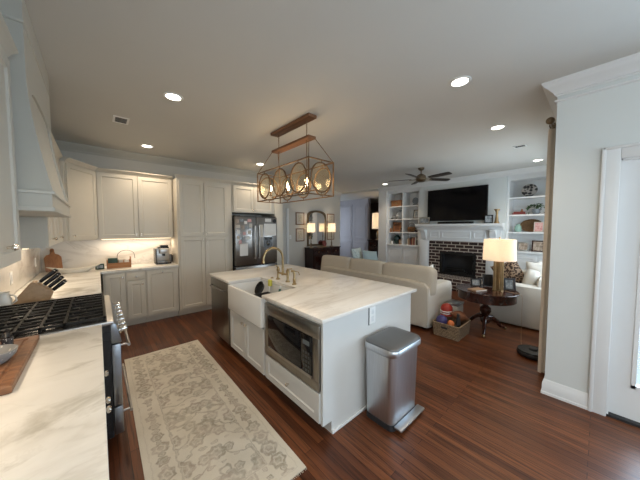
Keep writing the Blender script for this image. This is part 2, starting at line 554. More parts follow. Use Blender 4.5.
class MB:
    def __init__(self, m=None):
        self.bm = bmesh.new()
        self.M = m or I4

    def v(self, p):
        return self.bm.verts.new(self.M @ Vector(p))

    def f(self, vs):
        try:
            return self.bm.faces.new(vs)
        except ValueError:
            return None

    def box(self, x0, x1, y0, y1, z0, z1, bev=0, seg=2):
        x0, x1 = min(x0, x1), max(x0, x1)
        y0, y1 = min(y0, y1), max(y0, y1)
        z0, z1 = min(z0, z1), max(z0, z1)
        vs = [self.v((x, y, z)) for z in (z0, z1) for y in (y0, y1) for x in (x0, x1)]
        fs = [self.f([vs[i] for i in q]) for q in
              ((0, 2, 3, 1), (4, 5, 7, 6), (0, 1, 5, 4), (2, 6, 7, 3), (0, 4, 6, 2), (1, 3, 7, 5))]
        if bev:
            es = list({e for f in fs for e in f.edges})
            bmesh.ops.bevel(self.bm, geom=es, offset=bev, segments=seg, profile=.5, affect='EDGES')
        return self

    def prism(self, pts, a0, a1, axis='z', bev=0):
        """polygon extruded along an axis: axis z -> pts (x,y); y -> pts (x,z); x -> pts (y,z)"""
        def mk(p, a):
            return {'z': (p[0], p[1], a), 'y': (p[0], a, p[1]), 'x': (a, p[0], p[1])}[axis]
        A = [self.v(mk(p, a0)) for p in pts]
        B = [self.v(mk(p, a1)) for p in pts]
        n = len(pts)
        fs = [self.f(A[::-1]), self.f(B)]
        for i in range(n):
            fs.append(self.f([A[i], A[(i + 1) % n], B[(i + 1) % n], B[i]]))
        if bev:
            es = list({e for f in fs if f for e in f.edges})
            bmesh.ops.bevel(self.bm, geom=es, offset=bev, segments=2, profile=.5, affect='EDGES')
        return self

    def lathe(self, prof, c=(0, 0, 0), axis='z', seg=24, sx=1, sy=1):
        """profile [(r, h)] turned about an axis through c"""
        rings = []
        for r, h in prof:
            if r < 1e-6:
                rings.append([self.v(self._ax(c, axis, 0, 0, h))])
            else:
                rings.append([self.v(self._ax(c, axis, r * cos(2 * pi * k / seg) * sx, r * sin(2 * pi * k / seg) * sy, h)) for k in range(seg)])
        for a, b in zip(rings, rings[1:]):
            for k in range(seg):
                k2 = (k + 1) % seg
                if len(a) == 1 and len(b) == 1:
                    continue
                if len(a) == 1:
                    self.f([a[0], b[k2], b[k]][::-1])
                elif len(b) == 1:
                    self.f([a[k], a[k2], b[0]])
                else:
                    self.f([a[k], a[k2], b[k2], b[k]])
        if len(rings[0]) > 1:
            self.f(rings[0][::-1])
        if len(rings[-1]) > 1:
            self.f(rings[-1])
        return self

    @staticmethod
    def _ax(c, axis, u, w, h):
        if axis == 'z':
            return (c[0] + u, c[1] + w, c[2] + h)
        if axis == 'y':
            return (c[0] + u, c[1] + h, c[2] + w)
        return (c[0] + h, c[1] + u, c[2] + w)

    def ball(self, c, r, seg=16, rows=10, sz=1, sx=1, sy=1):
        prof = [(r * sin(pi * k / rows), -r * sz * cos(pi * k / rows)) for k in range(rows + 1)]
        prof[0] = (0, -r * sz)
        prof[-1] = (0, r * sz)
        return self.lathe(prof, c, 'z', seg, sx, sy)

    def tube(self, pts, r, seg=8, closed=False, flat=1.0):
        P = [Vector(p) for p in pts]
        n = len(P)
        rs = r if isinstance(r, (list, tuple)) else [r] * n
        rings = []
        up = None
        for i in range(n):
            if closed:
                tng = (P[(i + 1) % n] - P[i - 1]).normalized()
            else:
                tng = (P[min(i + 1, n - 1)] - P[max(i - 1, 0)]).normalized()
            if up is None:
                up = Vector((0, 0, 1)) if abs(tng.z) < .9 else Vector((1, 0, 0))
            s = tng.cross(up)
            if s.length < 1e-5:
                s = tng.orthogonal()
            s.normalize()
            up = s.cross(tng).normalized()
            rings.append([self.v(P[i] + s * (rs[i] * cos(2 * pi * k / seg)) + up * (rs[i] * flat * sin(2 * pi * k / seg))) for k in range(seg)])
        m = n if closed else n - 1
        for i in range(m):
            a, b = rings[i], rings[(i + 1) % n]
            for k in range(seg):
                self.f([a[k], a[(k + 1) % seg], b[(k + 1) % seg], b[k]])
        if not closed:
            self.f(rings[0][::-1])
            self.f(rings[-1])
        return self

    def soft(self, x0, x1, y0, y1, z0, z1, k=5, n=8):
        """rounded, stuffed block (super-ellipsoid)"""
        c = Vector(((x0 + x1) / 2, (y0 + y1) / 2, (z0 + z1) / 2))
        h = Vector(((x1 - x0) / 2, (y1 - y0) / 2, (z1 - z0) / 2))
        cache = {}

        def g(p):
            key = tuple(round(q, 5) for q in p)
            if key not in cache:
                q = [math.sin(a * pi / 2) if k < 4 else a for a in p]
                L = sum(abs(a) ** k for a in q) ** (1 / k)
                cache[key] = self.v((c.x + h.x * q[0] / L, c.y + h.y * q[1] / L, c.z + h.z * q[2] / L))
            return cache[key]
        for ax in range(3):
            for sgn in (-1, 1):
                for i in range(n):
                    for j in range(n):
                        q = []
                        for du, dv in ((0, 0), (1, 0), (1, 1), (0, 1)):
                            p = [0, 0, 0]
                            p[ax] = sgn
                            p[(ax + 1) % 3] = -1 + 2 * (i + du) / n
                            p[(ax + 2) % 3] = -1 + 2 * (j + dv) / n
                            q.append(g(p))
                        self.f(q if sgn > 0 else q[::-1])
        return self

    def pillow(self, w, h, t, n=12):
        """square cushion in the local xz plane, thickness along y"""
        def pt(i, j, s):
            u, v = -1 + 2 * i / n, -1 + 2 * j / n
            th = t / 2 * ((1 - abs(u) ** 3) * (1 - abs(v) ** 3)) ** .6
            return (w / 2 * u * (1 - .07 * (1 - v * v) * abs(u)), s * th, h / 2 * v * (1 - .07 * (1 - u * u) * abs(v)))
        F = [[self.v(pt(i, j, -1)) for j in range(n + 1)] for i in range(n + 1)]
        B = [[F[i][j] if i in (0, n) or j in (0, n) else self.v(pt(i, j, 1)) for j in range(n + 1)] for i in range(n + 1)]
        for i in range(n):
            for j in range(n):
                self.f([F[i][j], F[i + 1][j], F[i + 1][j + 1], F[i][j + 1]])
                self.f([B[i][j], B[i][j + 1], B[i + 1][j + 1], B[i + 1][j]])
        return self

    def shaker(self, u0, u1, v0, v1, t=.02, s=.055, rec=.009, y=0):
        """framed door with a sunk panel: front faces local -y"""
        def ring(a, yy):
            return [self.v(p) for p in ((u0 + a, yy, v0 + a), (u1 - a, yy, v0 + a), (u1 - a, yy, v1 - a), (u0 + a, yy, v1 - a))]
        R = [ring(0, y), ring(0, y - t + .002), ring(.002, y - t), ring(s, y - t), ring(s + .008, y - t + rec)]
        for a, b in zip(R, R[1:]):
            for k in range(4):
                self.f([a[k], a[(k + 1) % 4], b[(k + 1) % 4], b[k]])
        self.f(R[-1])
        self.f(R[0][::-1])
        return self

    def profile_run(self, prof, p0, p1, out, e0=0, e1=0):
        """moulding profile [(o, z)] swept straight from p0 to p1; e = mitre sign at each end"""
        p0, p1, out = Vector(p0), Vector(p1), Vector(out)
        d = (p1 - p0).normalized()
        A = [self.v(p0 + out * o - d * (e0 * o) + Vector((0, 0, z))) for o, z in prof]
        B = [self.v(p1 + out * o + d * (e1 * o) + Vector((0, 0, z))) for o, z in prof]
        n = len(prof)
        for i in range(n):
            self.f([A[i], A[(i + 1) % n], B[(i + 1) % n], B[i]])
        self.f(A[::-1])
        self.f(B)
        return self


WM = {}     # world matrix of every object made here


def mesh_object(name, mb, mat, world_m):
    bmesh.ops.recalc_face_normals(mb.bm, faces=mb.bm.faces)
    inv = world_m.inverted()
    mb.bm.transform(inv)
    me = bpy.data.meshes.new(name)
    mb.bm.to_mesh(me)
    mb.bm.free()
    me.materials.append(M[mat] if isinstance(mat, str) else mat)
    for p in me.polygons:
        p.use_smooth = True
    me.set_sharp_from_angle(angle=radians(38))
    o = bpy.data.objects.new(name, me)
    COL.objects.link(o)
    WM[o.name] = world_m
    return o


def thing(name, label, cat, loc, rotz=0, group=None):
    o = bpy.data.objects.new(name, None)
    o.empty_display_size = .1
    COL.objects.link(o)
    o.location = loc
    o.rotation_euler = (0, 0, rotz)
    o['label'] = label
    o['category'] = cat
    if group:
        o['group'] = group
    WM[o.name] = Matrix.Translation(loc) @ Matrix.Rotation(rotz, 4, 'Z')
    return o


def part(name, mb, mat, parent, label=None, kind=None):
    """mesh built in world coordinates, hung under its thing or part"""
    w = WM[parent.name]
    o = mesh_object(name, mb, mat, w)
    o.parent = parent
    if label:
        o['label'] = label
    if kind:
        o['kind'] = kind
    return o


def single(name, mb, mat, label, cat, group=None):
    vs = [v.co for v in mb.bm.verts]
    c = Vector(((min(v.x for v in vs) + max(v.x for v in vs)) / 2, (min(v.y for v in vs) + max(v.y for v in vs)) / 2, min(v.z for v in vs)))
    w = Matrix.Translation(c)
    o = mesh_object(name, mb, mat, w)
    o.location = c
    o['label'] = label
    o['category'] = cat
    if group:
        o['group'] = group
    return o


def struct(name, mb, mat, parent=None):
    if parent:
        return part(name, mb, mat, parent)
    o = mesh_object(name, mb, mat, I4)
    o['kind'] = 'structure'
    return o


def frame_m(t):
    return WM[t.name].copy()


def dup(root, loc, rotz=None, label=None, group=None):
    r = root.copy()
    COL.objects.link(r)
    r.location = loc
    if rotz is not None:
        r.rotation_euler = (0, 0, rotz)
    if label:
        r['label'] = label
    if group:
        r['group'] = group
    WM[r.name] = Matrix.Translation(loc) @ Matrix.Rotation(r.rotation_euler[2], 4, 'Z')
    for ch in list(root.children):
        c = ch.copy()
        COL.objects.link(c)
        c.parent = r
        WM[c.name] = WM[r.name]
        for g in list(ch.children):
            d = g.copy()
            COL.objects.link(d)
            d.parent = c
    return r


def T(x, y, z):
    return Matrix.Translation((x, y, z))


def RZ(a):
    return Matrix.Rotation(a, 4, 'Z')


def RX(a):
    return Matrix.Rotation(a, 4, 'X')


def RY(a):
    return Matrix.Rotation(a, 4, 'Y')


H = 2.84
WX, BY, RWX, LY = -.64, 5.46, 3.10, .30       # range wall, back wall, door wall, curtain wall
FX = 7.0                                       # chimney breast
HY = 6.5                                       # hall wall
# ---------------------------------------------------------------- the setting
struct('floor', MB().box(-.8, 3.25, -3.4, 9.2, -.1, 0).box(3.25, 11, LY - .15, 9.2, -.1, 0), 'floor')
struct('ceiling', MB().box(-.8, 3.25, -3.4, 9.2, H, H + .1).box(3.25, 11, LY - .15, 9.2, H, H + .1), 'ceil')
struct('ground', MB().box(-6, 20, -14, LY - .16, -.22, -.12), 'patio')
struct('wall_left', MB().box(WX - .15, WX, -3.4, -2.7, 0, H).box(WX - .15, WX, -1.1, BY + .15, 0, H).box(WX - .15, WX, -2.7, -1.1, 0, .95).box(WX - .15, WX, -2.7, -1.1, 2.25, H), 'wall')
struct('added_side_window', MB().box(WX - .1, WX - .04, -2.7, -2.64, .95, 2.25).box(WX - .1, WX - .04, -1.16, -1.1, .95, 2.25).box(WX - .1, WX - .04, -2.64, -1.16, .95, 1.01).box(WX - .1, WX - .04, -2.64, -1.16, 2.19, 2.25).box(WX - .1, WX - .04, -2.64, -1.16, 1.58, 1.62), 'trim')  # unseen side window added to brighten the door wall
struct('wall_back', MB().box(WX, 3.18, BY, BY + .15, 0, H), 'hallwall')
struct('wall_hall', MB().box(3.18, 6.80, HY, HY + .15, 0, H), 'hallwall')
struct('wall_hall_side', MB().box(3.03, 3.18, BY + .15, HY + .15, 0, H), 'hallwall')
# door wall with its opening
DY0, DY1, DH = -1.02, -.085, 2.10
struct('wall_right', MB().box(RWX, RWX + .15, DY1, LY, 0, H).box(RWX, RWX + .15, -3.4, DY0, 0, H).box(RWX, RWX + .15, DY0, DY1, DH, H), 'wall')
# curtain wall, window from x 4.3 to 6.3
struct('wall_curtain', MB().box(RWX + .15, 4.45, LY - .15, LY, 0, H).box(6.45, 11, LY - .15, LY, 0, H)
       .box(4.45, 6.45, LY - .15, LY, 0, .55).box(4.45, 6.45, LY - .15, LY, 2.3, H), 'wall')
# rear wall behind the viewer, opening for an added, unseen window
struct('wall_rear', MB().box(WX, -.1, -3.4, -3.25, 0, H).box(3.0, RWX, -3.4, -3.25, 0, H)
       .box(-.1, 3.0, -3.4, -3.25, 0, .75).box(-.1, 3.0, -3.4, -3.25, 2.35, H), 'wall')
# fireplace wall: chimney breast, bookcase backs
struct('wall_fireplace', MB().box(7.45, 7.6, LY, 4.95, 0, H).box(FX, 7.45, 1.46, 1.79, 0, H).box(FX, 7.45, 3.21, 3.53, 0, H)
       .box(FX, 7.45, 1.79, 3.21, 1.22, H).box(7.2, 7.45, 1.79, 3.21, 0, 1.22), 'wall')
struct('wall_bookcase_end', MB().box(FX - .02, 7.6, 4.62, 4.92, 0, H), 'trim')
# foyer behind the opening
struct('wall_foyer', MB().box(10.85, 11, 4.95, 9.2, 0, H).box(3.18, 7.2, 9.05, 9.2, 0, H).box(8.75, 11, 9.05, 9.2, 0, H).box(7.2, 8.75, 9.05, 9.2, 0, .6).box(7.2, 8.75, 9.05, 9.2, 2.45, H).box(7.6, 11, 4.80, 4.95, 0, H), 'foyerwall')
struct('added_foyer_window', MB().box(7.2, 7.26, 9.06, 9.12, .6, 2.45).box(8.69, 8.75, 9.06, 9.12, .6, 2.45).box(7.26, 8.69, 9.06, 9.12, .6, .66).box(7.26, 8.69, 9.06, 9.12, 2.39, 2.45).box(7.26, 8.69, 9.07, 9.11, 1.5, 1.54), 'trim')  # unseen window added to let daylight into the foyer
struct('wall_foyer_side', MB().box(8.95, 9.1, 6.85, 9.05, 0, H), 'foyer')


def window(name, x0, x1, y, z0, z1, nx, frame_mat='trim'):
    mb = MB()
    w = .06
    mb.box(x0, x1, y - .12, y - .03, z0, z0 + w).box(x0, x1, y - .12, y - .03, z1 - w, z1)
    for k in range(nx + 1):
        xx = x0 + (x1 - x0) * k / nx
        a, b = max(x0, xx - w / 2), min(x1, xx + w / 2)
        if k == 0:
            a, b = x0, x0 + w
        if k == nx:
            a, b = x1 - w, x1
        mb.box(a, b, y - .12, y - .03, z0 + w, z1 - w)
    zc = (z0 + z1) / 2
    mb.box(x0 + w, x1 - w, y - .10, y - .05, zc - .02, zc + .02)
    o = struct(name, mb, frame_mat)
    part('pane', MB().box(x0 + w, x1 - w, y - .078, y - .072, z0 + w, z1 - w), 'glass', o)
    part('casing', MB().box(x0 - .09, x0, y, y + .02, z0 - .09, z1 + .09).box(x1, x1 + .09, y, y + .02, z0 - .09, z1 + .09)
         .box(x0, x1, y, y + .02, z1, z1 + .09).box(x0 - .02, x1 + .02, y, y + .05, z0 - .04, z0), frame_mat, o)
    return o


window('added_rear_window', -.1, 3.0, -3.25, .75, 2.35, 3)  # wide unseen window added as a daylight source
window('window_2', 4.45, 6.45, LY, .55, 2.3, 2)

# glazed door
dr = struct('door_1', MB().box(RWX + .05, RWX + .095, DY0 + .01, DY1 - .01, .02, .30).box(RWX + .05, RWX + .095, DY0 + .01, DY1 - .01, 1.98, DH - .01)
            .box(RWX + .05, RWX + .095, DY0 + .01, DY0 + .13, .30, 1.98).box(RWX + .05, RWX + .095, DY1 - .125, DY1 - .01, .30, 1.98), 'trim')
part('pane', MB().box(RWX + .068, RWX + .074, DY0 + .13, DY1 - .125, .30, 1.98), 'glass', dr)
part('glazing_bead', MB().box(RWX + .038, RWX + .05, DY1 - .145, DY1 - .122, .28, 2.0).box(RWX + .038, RWX + .05, DY0 + .125, DY0 + .15, .28, 2.0)
     .box(RWX + .038, RWX + .05, DY0 + .125, DY1 - .122, .28, .305).box(RWX + .038, RWX + .05, DY0 + .125, DY1 - .122, 1.975, 2.0), 'trim', dr)
part('threshold', MB().box(RWX - .0, RWX + .14, DY0, DY1, 0, .02), 'blackm', dr)
CW = .10
part('casing', MB().box(RWX - .022, RWX, DY1 - .0, DY1 + CW, 0, DH + CW, .006).box(RWX - .022, RWX, DY0 - CW, DY0, 0, DH + CW, .006)
     .box(RWX - .022, RWX, DY0, DY1, DH, DH + CW, .006)
     .box(RWX - .032, RWX, DY1 + CW - .022, DY1 + CW + .002, 0, DH + CW + .002, .006).box(RWX - .032, RWX, DY0 - CW - .002, DY0 - CW + .02, 0, DH + CW, .006)
     .box(RWX - .032, RWX, DY0 - CW, DY1 + CW, DH + CW - .02, DH + CW + .002, .006)
     .box(RWX, RWX + .15, DY1 - .012, DY1, .02, DH).box(RWX, RWX + .15, DY0, DY0 + .012, .02, DH).box(RWX, RWX + .15, DY0, DY1, DH - .012, DH), 'trim', dr)

# crown mouldings
CROWN = [(0, -.118), (0, 0), (.10, 0), (.10, -.014), (.090, -.022), (.086, -.034), (.062, -.052), (.034, -.082), (.024, -.092), (.022, -.104), (.010, -.108), (.009, -.118)]
BEAD = [(0, -.170), (0, -.150), (.014, -.150), (.018, -.157), (.014, -.166)]
mb = MB()
for pr in (CROWN, BEAD):
    mb.profile_run(pr, (RWX, -3.25, H), (RWX, LY, H), (-1, 0, 0), 0, 1)
    mb.profile_run(pr, (RWX, LY, H), (7.0, LY, H), (0, 1, 0), 1, 0)
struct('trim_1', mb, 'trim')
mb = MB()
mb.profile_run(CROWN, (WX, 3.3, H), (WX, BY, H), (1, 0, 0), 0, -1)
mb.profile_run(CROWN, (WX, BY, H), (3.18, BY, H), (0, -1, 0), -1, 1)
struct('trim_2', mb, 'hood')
mb = MB()
mb.profile_run(CROWN, (3.18, HY, H), (6.80, HY, H), (0, -1, 0), 0, 0)
struct('trim_3', mb, 'hallwall')
mb = MB()
mb.profile_run(CROWN, (FX, 4.92, H), (FX, .3, H), (-1, 0, 0), 0, 0)
struct('trim_4', mb, 'trim')
# opening casing in the hall, pilaster and header
struct('trim_5', MB().prism([(FX - .02, 4.92), (FX + .08, 4.92), (6.88, 6.5), (6.78, 6.5)], 2.79, H - .0005), 'hallwall')
struct('trim_6', MB().box(4.38, 4.47, HY - .03, HY, 0, 2.15, .005), 'trim')
# baseboards
BASE = [(0, 0), (.022, 0), (.022, .02), (.016, .026), (.016, .10), (.012, .108), (.010, .128), (.004, .137), (0, .137)]
mb = MB()
mb.profile_run(BASE, (RWX, DY1 + CW, 0), (RWX, LY, 0), (-1, 0, 0), 0, 1)
mb.profile_run(BASE, (RWX, LY, 0), (7.0, LY, 0), (0, 1, 0), 1, 0)
mb.profile_run(BASE, (RWX, -3.25, 0), (RWX, DY0 - CW, 0), (-1, 0, 0))
struct('baseboard_right', mb, 'trim')
mb = MB()
mb.profile_run(BASE, (3.18, HY, 0), (6.80, HY, 0), (0, -1, 0))
struct('baseboard_hall', mb, 'trim')
# panelled foyer doors
for k, (a, b) in enumerate(((6.9, 7.72), (7.74, 8.6))):
    mx = T(8.95, b, 0) @ RZ(-pi / 2)
    o = struct('door_%d' % (k + 2), MB(mx).box(0, b - a, -.03, 0, .0, 2.62), 'foyer')
    pm = MB(mx)
    pm.shaker(.08, b - a - .08, 1.05, 2.55, .016, .07, .010, -.03)
    pm.shaker(.08, b - a - .08, .12, .92, .016, .07, .010, -.03)
    part('panel', pm, 'foyer', o)

# marble backsplash
struct('backsplash_left', MB().box(WX, WX + .012, .5, BY, .915, 1.40).box(WX, WX + .012, 2.05, 3.26, 1.40, 1.66), 'splash')
struct('backsplash_back', MB().box(WX + .012, 1.03, BY - .012, BY, .915, 1.385), 'splash')


# ---------------------------------------------------------------- cabinets
def knob_on(m, u, v, y, parent):
    mb = MB(m)
    mb.lathe([(.006, 0), (.006, -.014), (.013, -.017), (.015, -.023), (.011, -.029), (0, -.030)], (u, y, v), 'y', 14)
    part('knob', mb, 'nickel', parent)


def pull_on(m, u, v, y, parent, l=.09):
    mb = MB(m)
    mb.tube([(u, y, v - l / 2), (u, y - .022, v - l / 2), (u, y - .022, v + l / 2), (u, y, v + l / 2)], .005, 8)
    part('handle', mb, 'nickel', parent)


def cabinet(name, label, cat, loc, rotz, w, d, z0, z1, fronts, toe=False, mat='cab', crown=None, parts=None, body=None):
    t = thing(name, label, cat, loc, rotz)
    m = frame_m(t)
    mb = MB(m)
    if body:
        for b in body:
            mb.box(*b)
    else:
        mb.box(0, w, 0, d, z0, z1)
    part('body', mb, mat, t)
    for fr in fronts:
        kind, u0, u1, v0, v1 = fr[:5]
        dm = MB(m)
        if kind == 'drawer' and v1 - v0 < .13:
            dm.box(u0, u1, -.02, 0, v0, v1, .003)
        else:
            dm.shaker(u0, u1, v0, v1)
        o = part(kind, dm, mat, t)
        for q in fr[5:]:
            if len(q) == 3:
                pull_on(m, q[0], q[1], -.02, o, .045)
            else:
                knob_on(m, q[0], q[1], -.02, o)
    if toe:
        part('toe_kick', MB(m).box(0, w, .075, d, 0, z0), mat, t)
    if crown:
        a, b = crown
        pr = [(0, 0), (0, .055), (.05, .055), (.05, .045), (.028, .03), (.012, .008), (.008, 0)]
        cm = MB(m)
        cm.profile_run(pr, (w, 0, z1), (0, 0, z1), (0, -1, 0), a, b)
        part('crown', cm, mat, t)
    return t


UB, UT = 1.38, 2.41
# upper cabinets on the back wall
cabinet('wall_cabinet', 'cream two-door wall cabinet above the crate and coffee machine', 'cabinet', (.01, 5.12, 0), 0, 1.02, .34, UB, UT,
        [('door', .008, .505, UB + .008, UT - .012, (.475, UB + .07, 1)), ('door', .512, 1.0, UB + .008, UT - .012, (.54, UB + .07, 1))], crown=(0, 0))
# corner cabinet set at an angle
t = thing('corner_wall_cabinet', 'angled single-door cream corner wall cabinet above the leaning board', 'cabinet', (-.30, 4.62, 0))
pc = [(-.29, 4.62), (0.0, 5.11), (.005, BY - .015), (WX + .002, BY - .015), (WX + .002, 4.60), (-.30, 4.60)]
part('body', MB().prism(pc, UB, UT), 'cab', t)
ang = math.atan2(.49, .29)
mc = T(-.29, 4.62, 0) @ RZ(ang)
L = sqrt(.49 ** 2 + .29 ** 2)
o = part('door', MB(mc).shaker(.012, L - .012, UB + .008, UT - .012), 'cab', t)
knob_on(mc, .06, UB + .07, -.02, o)
pr = [(0, 0), (0, .055), (.05, .055), (.05, .045), (.028, .03), (.012, .008), (.008, 0)]
cm = MB(mc)
cm.profile_run(pr, (L, 0, UT), (0, 0, UT), (0, -1, 0), -.25, -.25)
part('crown', cm, 'cab', t)
# uppers on the range wall beyond the hood
cabinet('wall_cabinet', 'run of narrow cream wall cabinets between the range hood and the corner', 'cabinet', (-.345, 3.26, 0), pi / 2, 1.33, .295, UB, UT,
        [('door', .01, .31, UB + .008, UT - .012, (.27, UB + .07)), ('door', .316, .63, UB + .008, UT - .012, (.356, UB + .07)),
         ('door', .636, .95, UB + .008, UT - .012, (.91, UB + .07)), ('door', .956, 1.28, UB + .008, UT - .012, (1.0, UB + .07))], crown=(0, -.6))
# near upper on the range wall
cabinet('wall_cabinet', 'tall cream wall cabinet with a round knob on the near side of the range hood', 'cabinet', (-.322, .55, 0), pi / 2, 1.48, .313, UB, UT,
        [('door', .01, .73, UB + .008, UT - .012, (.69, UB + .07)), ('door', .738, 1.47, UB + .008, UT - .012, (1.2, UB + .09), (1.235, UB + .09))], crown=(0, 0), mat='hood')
# pantry
cabinet('pantry_cabinet', 'tall four-door cream pantry cabinet beside the refrigerator', 'cabinet', (1.035, 4.84, 0), 0, .955, .61, .1, UT,
        [('door', .03, .43, 1.405, UT - .04, (.405, 1.45, 1)), ('door', .438, .86, 1.405, UT - .04, (.463, 1.45, 1)),
         ('door', .03, .43, .13, 1.385, (.405, 1.33, 1)), ('door', .438, .86, .13, 1.385, (.463, 1.33, 1))], toe=True, crown=(.0, 1))
# over the fridge, plus end panel
t = cabinet('wall_cabinet', 'short two-door cream cabinet above the refrigerator with tall end panel', 'cabinet', (1.995, 4.84, 0), 0, .96, .61, 1.86, UT,
        [('door', .02, .455, 1.875, UT - .02, (.43, 1.92, 1)), ('door', .462, .90, 1.875, UT - .02, (.487, 1.92, 1))], crown=(1, 0))
part('end_panel', MB().box(2.96, 3.17, 4.835, BY - .015, 0, UT, .004), 'cab', t)
cm = MB()
cm.profile_run(pr, (2.96, 4.835, UT), (3.17, 4.835, UT), (0, -1, 0), 0, 0)
part('end_crown', cm, 'cab', t)
# base cabinets, back wall
BZ = .885
cabinet('base_cabinet', 'narrow single-door cream base cabinet by the inner corner of the counter', 'cabinet', (.04, 4.86, 0), 0, .265, .58, .1, BZ,
        [('door', .02, .255, .13, BZ - .03, (.225, BZ - .09))], toe=True)
cabinet('base_cabinet', 'cream base cabinet with one drawer over a narrow door below the crate', 'cabinet', (.307, 4.86, 0), 0, .253, .58, .1, BZ,
        [('drawer', .012, .24, .735, BZ - .03, (.126, .79)), ('door', .012, .24, .13, .72, (.205, .665))], toe=True)
cabinet('base_cabinet', 'wide single-door cream base cabinet below the coffee machine', 'cabinet', (.562, 4.86, 0), 0, .468, .58, .1, BZ,
        [('door', .012, .44, .13, BZ - .03, (.225, BZ - .06))], toe=True)
# base cabinets, range wall
cabinet('base_cabinet', 'run of cream base cabinets under the counter between range and corner', 'cabinet', (-.03, 3.11, 0), pi / 2, 1.68, .595, .1, BZ,
        [('drawer', .01, .55, .70, BZ - .02, (.28, .79)), ('door', .01, .55, .13, .69, (.5, .63)), ('drawer', .56, 1.1, .70, BZ - .02, (.83, .79)), ('door', .56, 1.1, .13, .69, (.6, .63)),
         ('door', 1.11, 1.67, .13, BZ - .02, (1.16, .8))], toe=True)
cabinet('base_cabinet', 'run of cream base cabinets with bright knobs under the near counter', 'cabinet', (-.03, .55, 0), pi / 2, 1.635, .595, .1, BZ,
        [('drawer', .01, .845, .70, BZ - .02, (.81, .79)), ('drawer', .01, .845, .42, .69, (.43, .55)), ('drawer', .01, .845, .13, .41, (.43, .27)), ('drawer', .855, 1.62, .70, BZ - .02, (.885, .79), (1.16, .79)), ('door', .855, 1.62, .13, .69, (1.57, .6))], toe=True)

# counters
single('countertop', MB().prism([(WX + .014, .52), (.002, .52), (.002, 2.195), (WX + .014, 2.195)], BZ, .915, 'z', .003), 'marble',
       'veined marble countertop on the near side of the range, holding the cutting board', 'countertop')
single('countertop', MB().prism([(WX + .014, 3.105), (.012, 3.105), (.012, 4.825), (1.03, 4.825), (1.03, BY - .014), (WX + .014, BY - .014)], BZ, .915, 'z', .003), 'marble',
       'corner marble countertop running from the range to the pantry', 'countertop')

# under-cabinet light bars
for nm, bx, lb, L_, sz in (('light_bar', (.05, 1.0, 5.22, 5.25, UB - .012, UB - .0005), 'slim lit light bar under the wall cabinet above the coffee machine', (.52, 5.26, UB - .02), (.95, .06)),
                           ('light_bar', (-.50, -.47, 3.4, 4.5, UB - .012, UB - .0005), 'slim lit light bar under the cabinets between hood and corner', (-.47, 3.95, UB - .02), (.06, 1.1)),
                           ('light_bar', (-.50, -.47, .7, 1.95, UB - .012, UB - .0005), 'slim lit light bar under the near wall cabinet', (-.47, 1.3, UB - .02), (.06, 1.2))):
    t = thing(nm, lb, 'light', ((bx[0] + bx[1]) / 2, (bx[2] + bx[3]) / 2, bx[4]))
    part('housing', MB().box(bx[0] - .01, bx[1] + .01, bx[2] - .01, bx[3] + .01, bx[4] + .006, bx[5]), 'white', t)
    part('lens', MB().box(*bx[:4], bx[4], bx[4] + .006), 'strip', t)
    area('under_cabinet_glow', L_, (0, 0, 0), sz[0], sz[1], 3.6 if bx[0] > 0 else 2.4, WARM)

# ---------------------------------------------------------------- range hood
t = thing('range_hood', 'tapered painted wood range hood over the gas range', 'range hood', (-.42, 2.66, 1.65))
mb = MB()
rings = []
for k in range(9):
    s = k / 8                                  # 0 at the band, 1 at the top of the flare
    e = (1 - s) ** 1.5
    rings.append((-.275 + .085 * e, 2.12 - .06 * e, 3.13 + .09 * e, 1.76 + .62 * s))
rings.append((-.275, 2.12, 3.13, H - .002))
prev = None
first = None
for fx, ya, yb, z in rings:
    r = [mb.v(p) for p in ((WX + .002, ya, z), (fx, ya, z), (fx, yb, z), (WX + .002, yb, z))]
    if prev:
        for k in range(4):
            mb.f([prev[k], prev[(k + 1) % 4], r[(k + 1) % 4], r[k]])
    else:
        first = r
    prev = r
mb.f(first[::-1])
mb.f(prev)
part('canopy', mb, 'hood', t)
mb = MB()
mb.box(WX + .014, -.182, 2.05, 3.23, 1.672, 1.748)
mb.box(WX + .014, -.170, 2.04, 3.24, 1.745, 1.765, .004).box(WX + .014, -.172, 2.042, 3.238, 1.65, 1.674, .004)
part('band', mb, 'hood', t)
mb = MB()
for ya, yb in ((2.12, 2.22), (3.03, 3.13)):      # stiles on the front of the flare
    mb = MB()
    for a, b in zip(rings[:-2], rings[1:-1]):
        q = []
        for (fx, r0, r1, z) in (a, b):
            y0 = r0 if ya < 2.5 else r1 - .1
            q += [(fx, y0, z), (fx, y0 + .1, z)]
        vs = [mb.v((p[0] + dx, p[1], p[2])) for dx in (.012, -.002) for p in q]
        for fidx in ((0, 1, 3, 2), (4, 6, 7, 5), (0, 2, 6, 4), (1, 5, 7, 3), (0, 4, 5, 1), (2, 3, 7, 6)):
            mb.f([vs[i] for i in fidx])
    part('stile', mb, 'hood', t)
mb = MB()
pts = []
for k in range(13):
    a = pi * k / 12
    pts.append((2.625 - .405 * cos(a), 2.38 - .14 * (1 - sin(a)) ** 2 + .0))
poly = [(2.12, H - .003)] + [(2.12, 2.24)] + pts + [(3.13, 2.24), (3.13, H - .003)]
mb.prism(poly, -.276, -.263, 'x')
part('arched_board', mb, 'hood', t)
part('top_moulding', MB().box(WX + .003, -.258, 2.105, 3.145, 2.66, 2.68, .004), 'hood', t)
part('filter_insert', MB().box(-.56, -.22, 2.14, 3.14, 1.655, 1.668), 'steel', t)

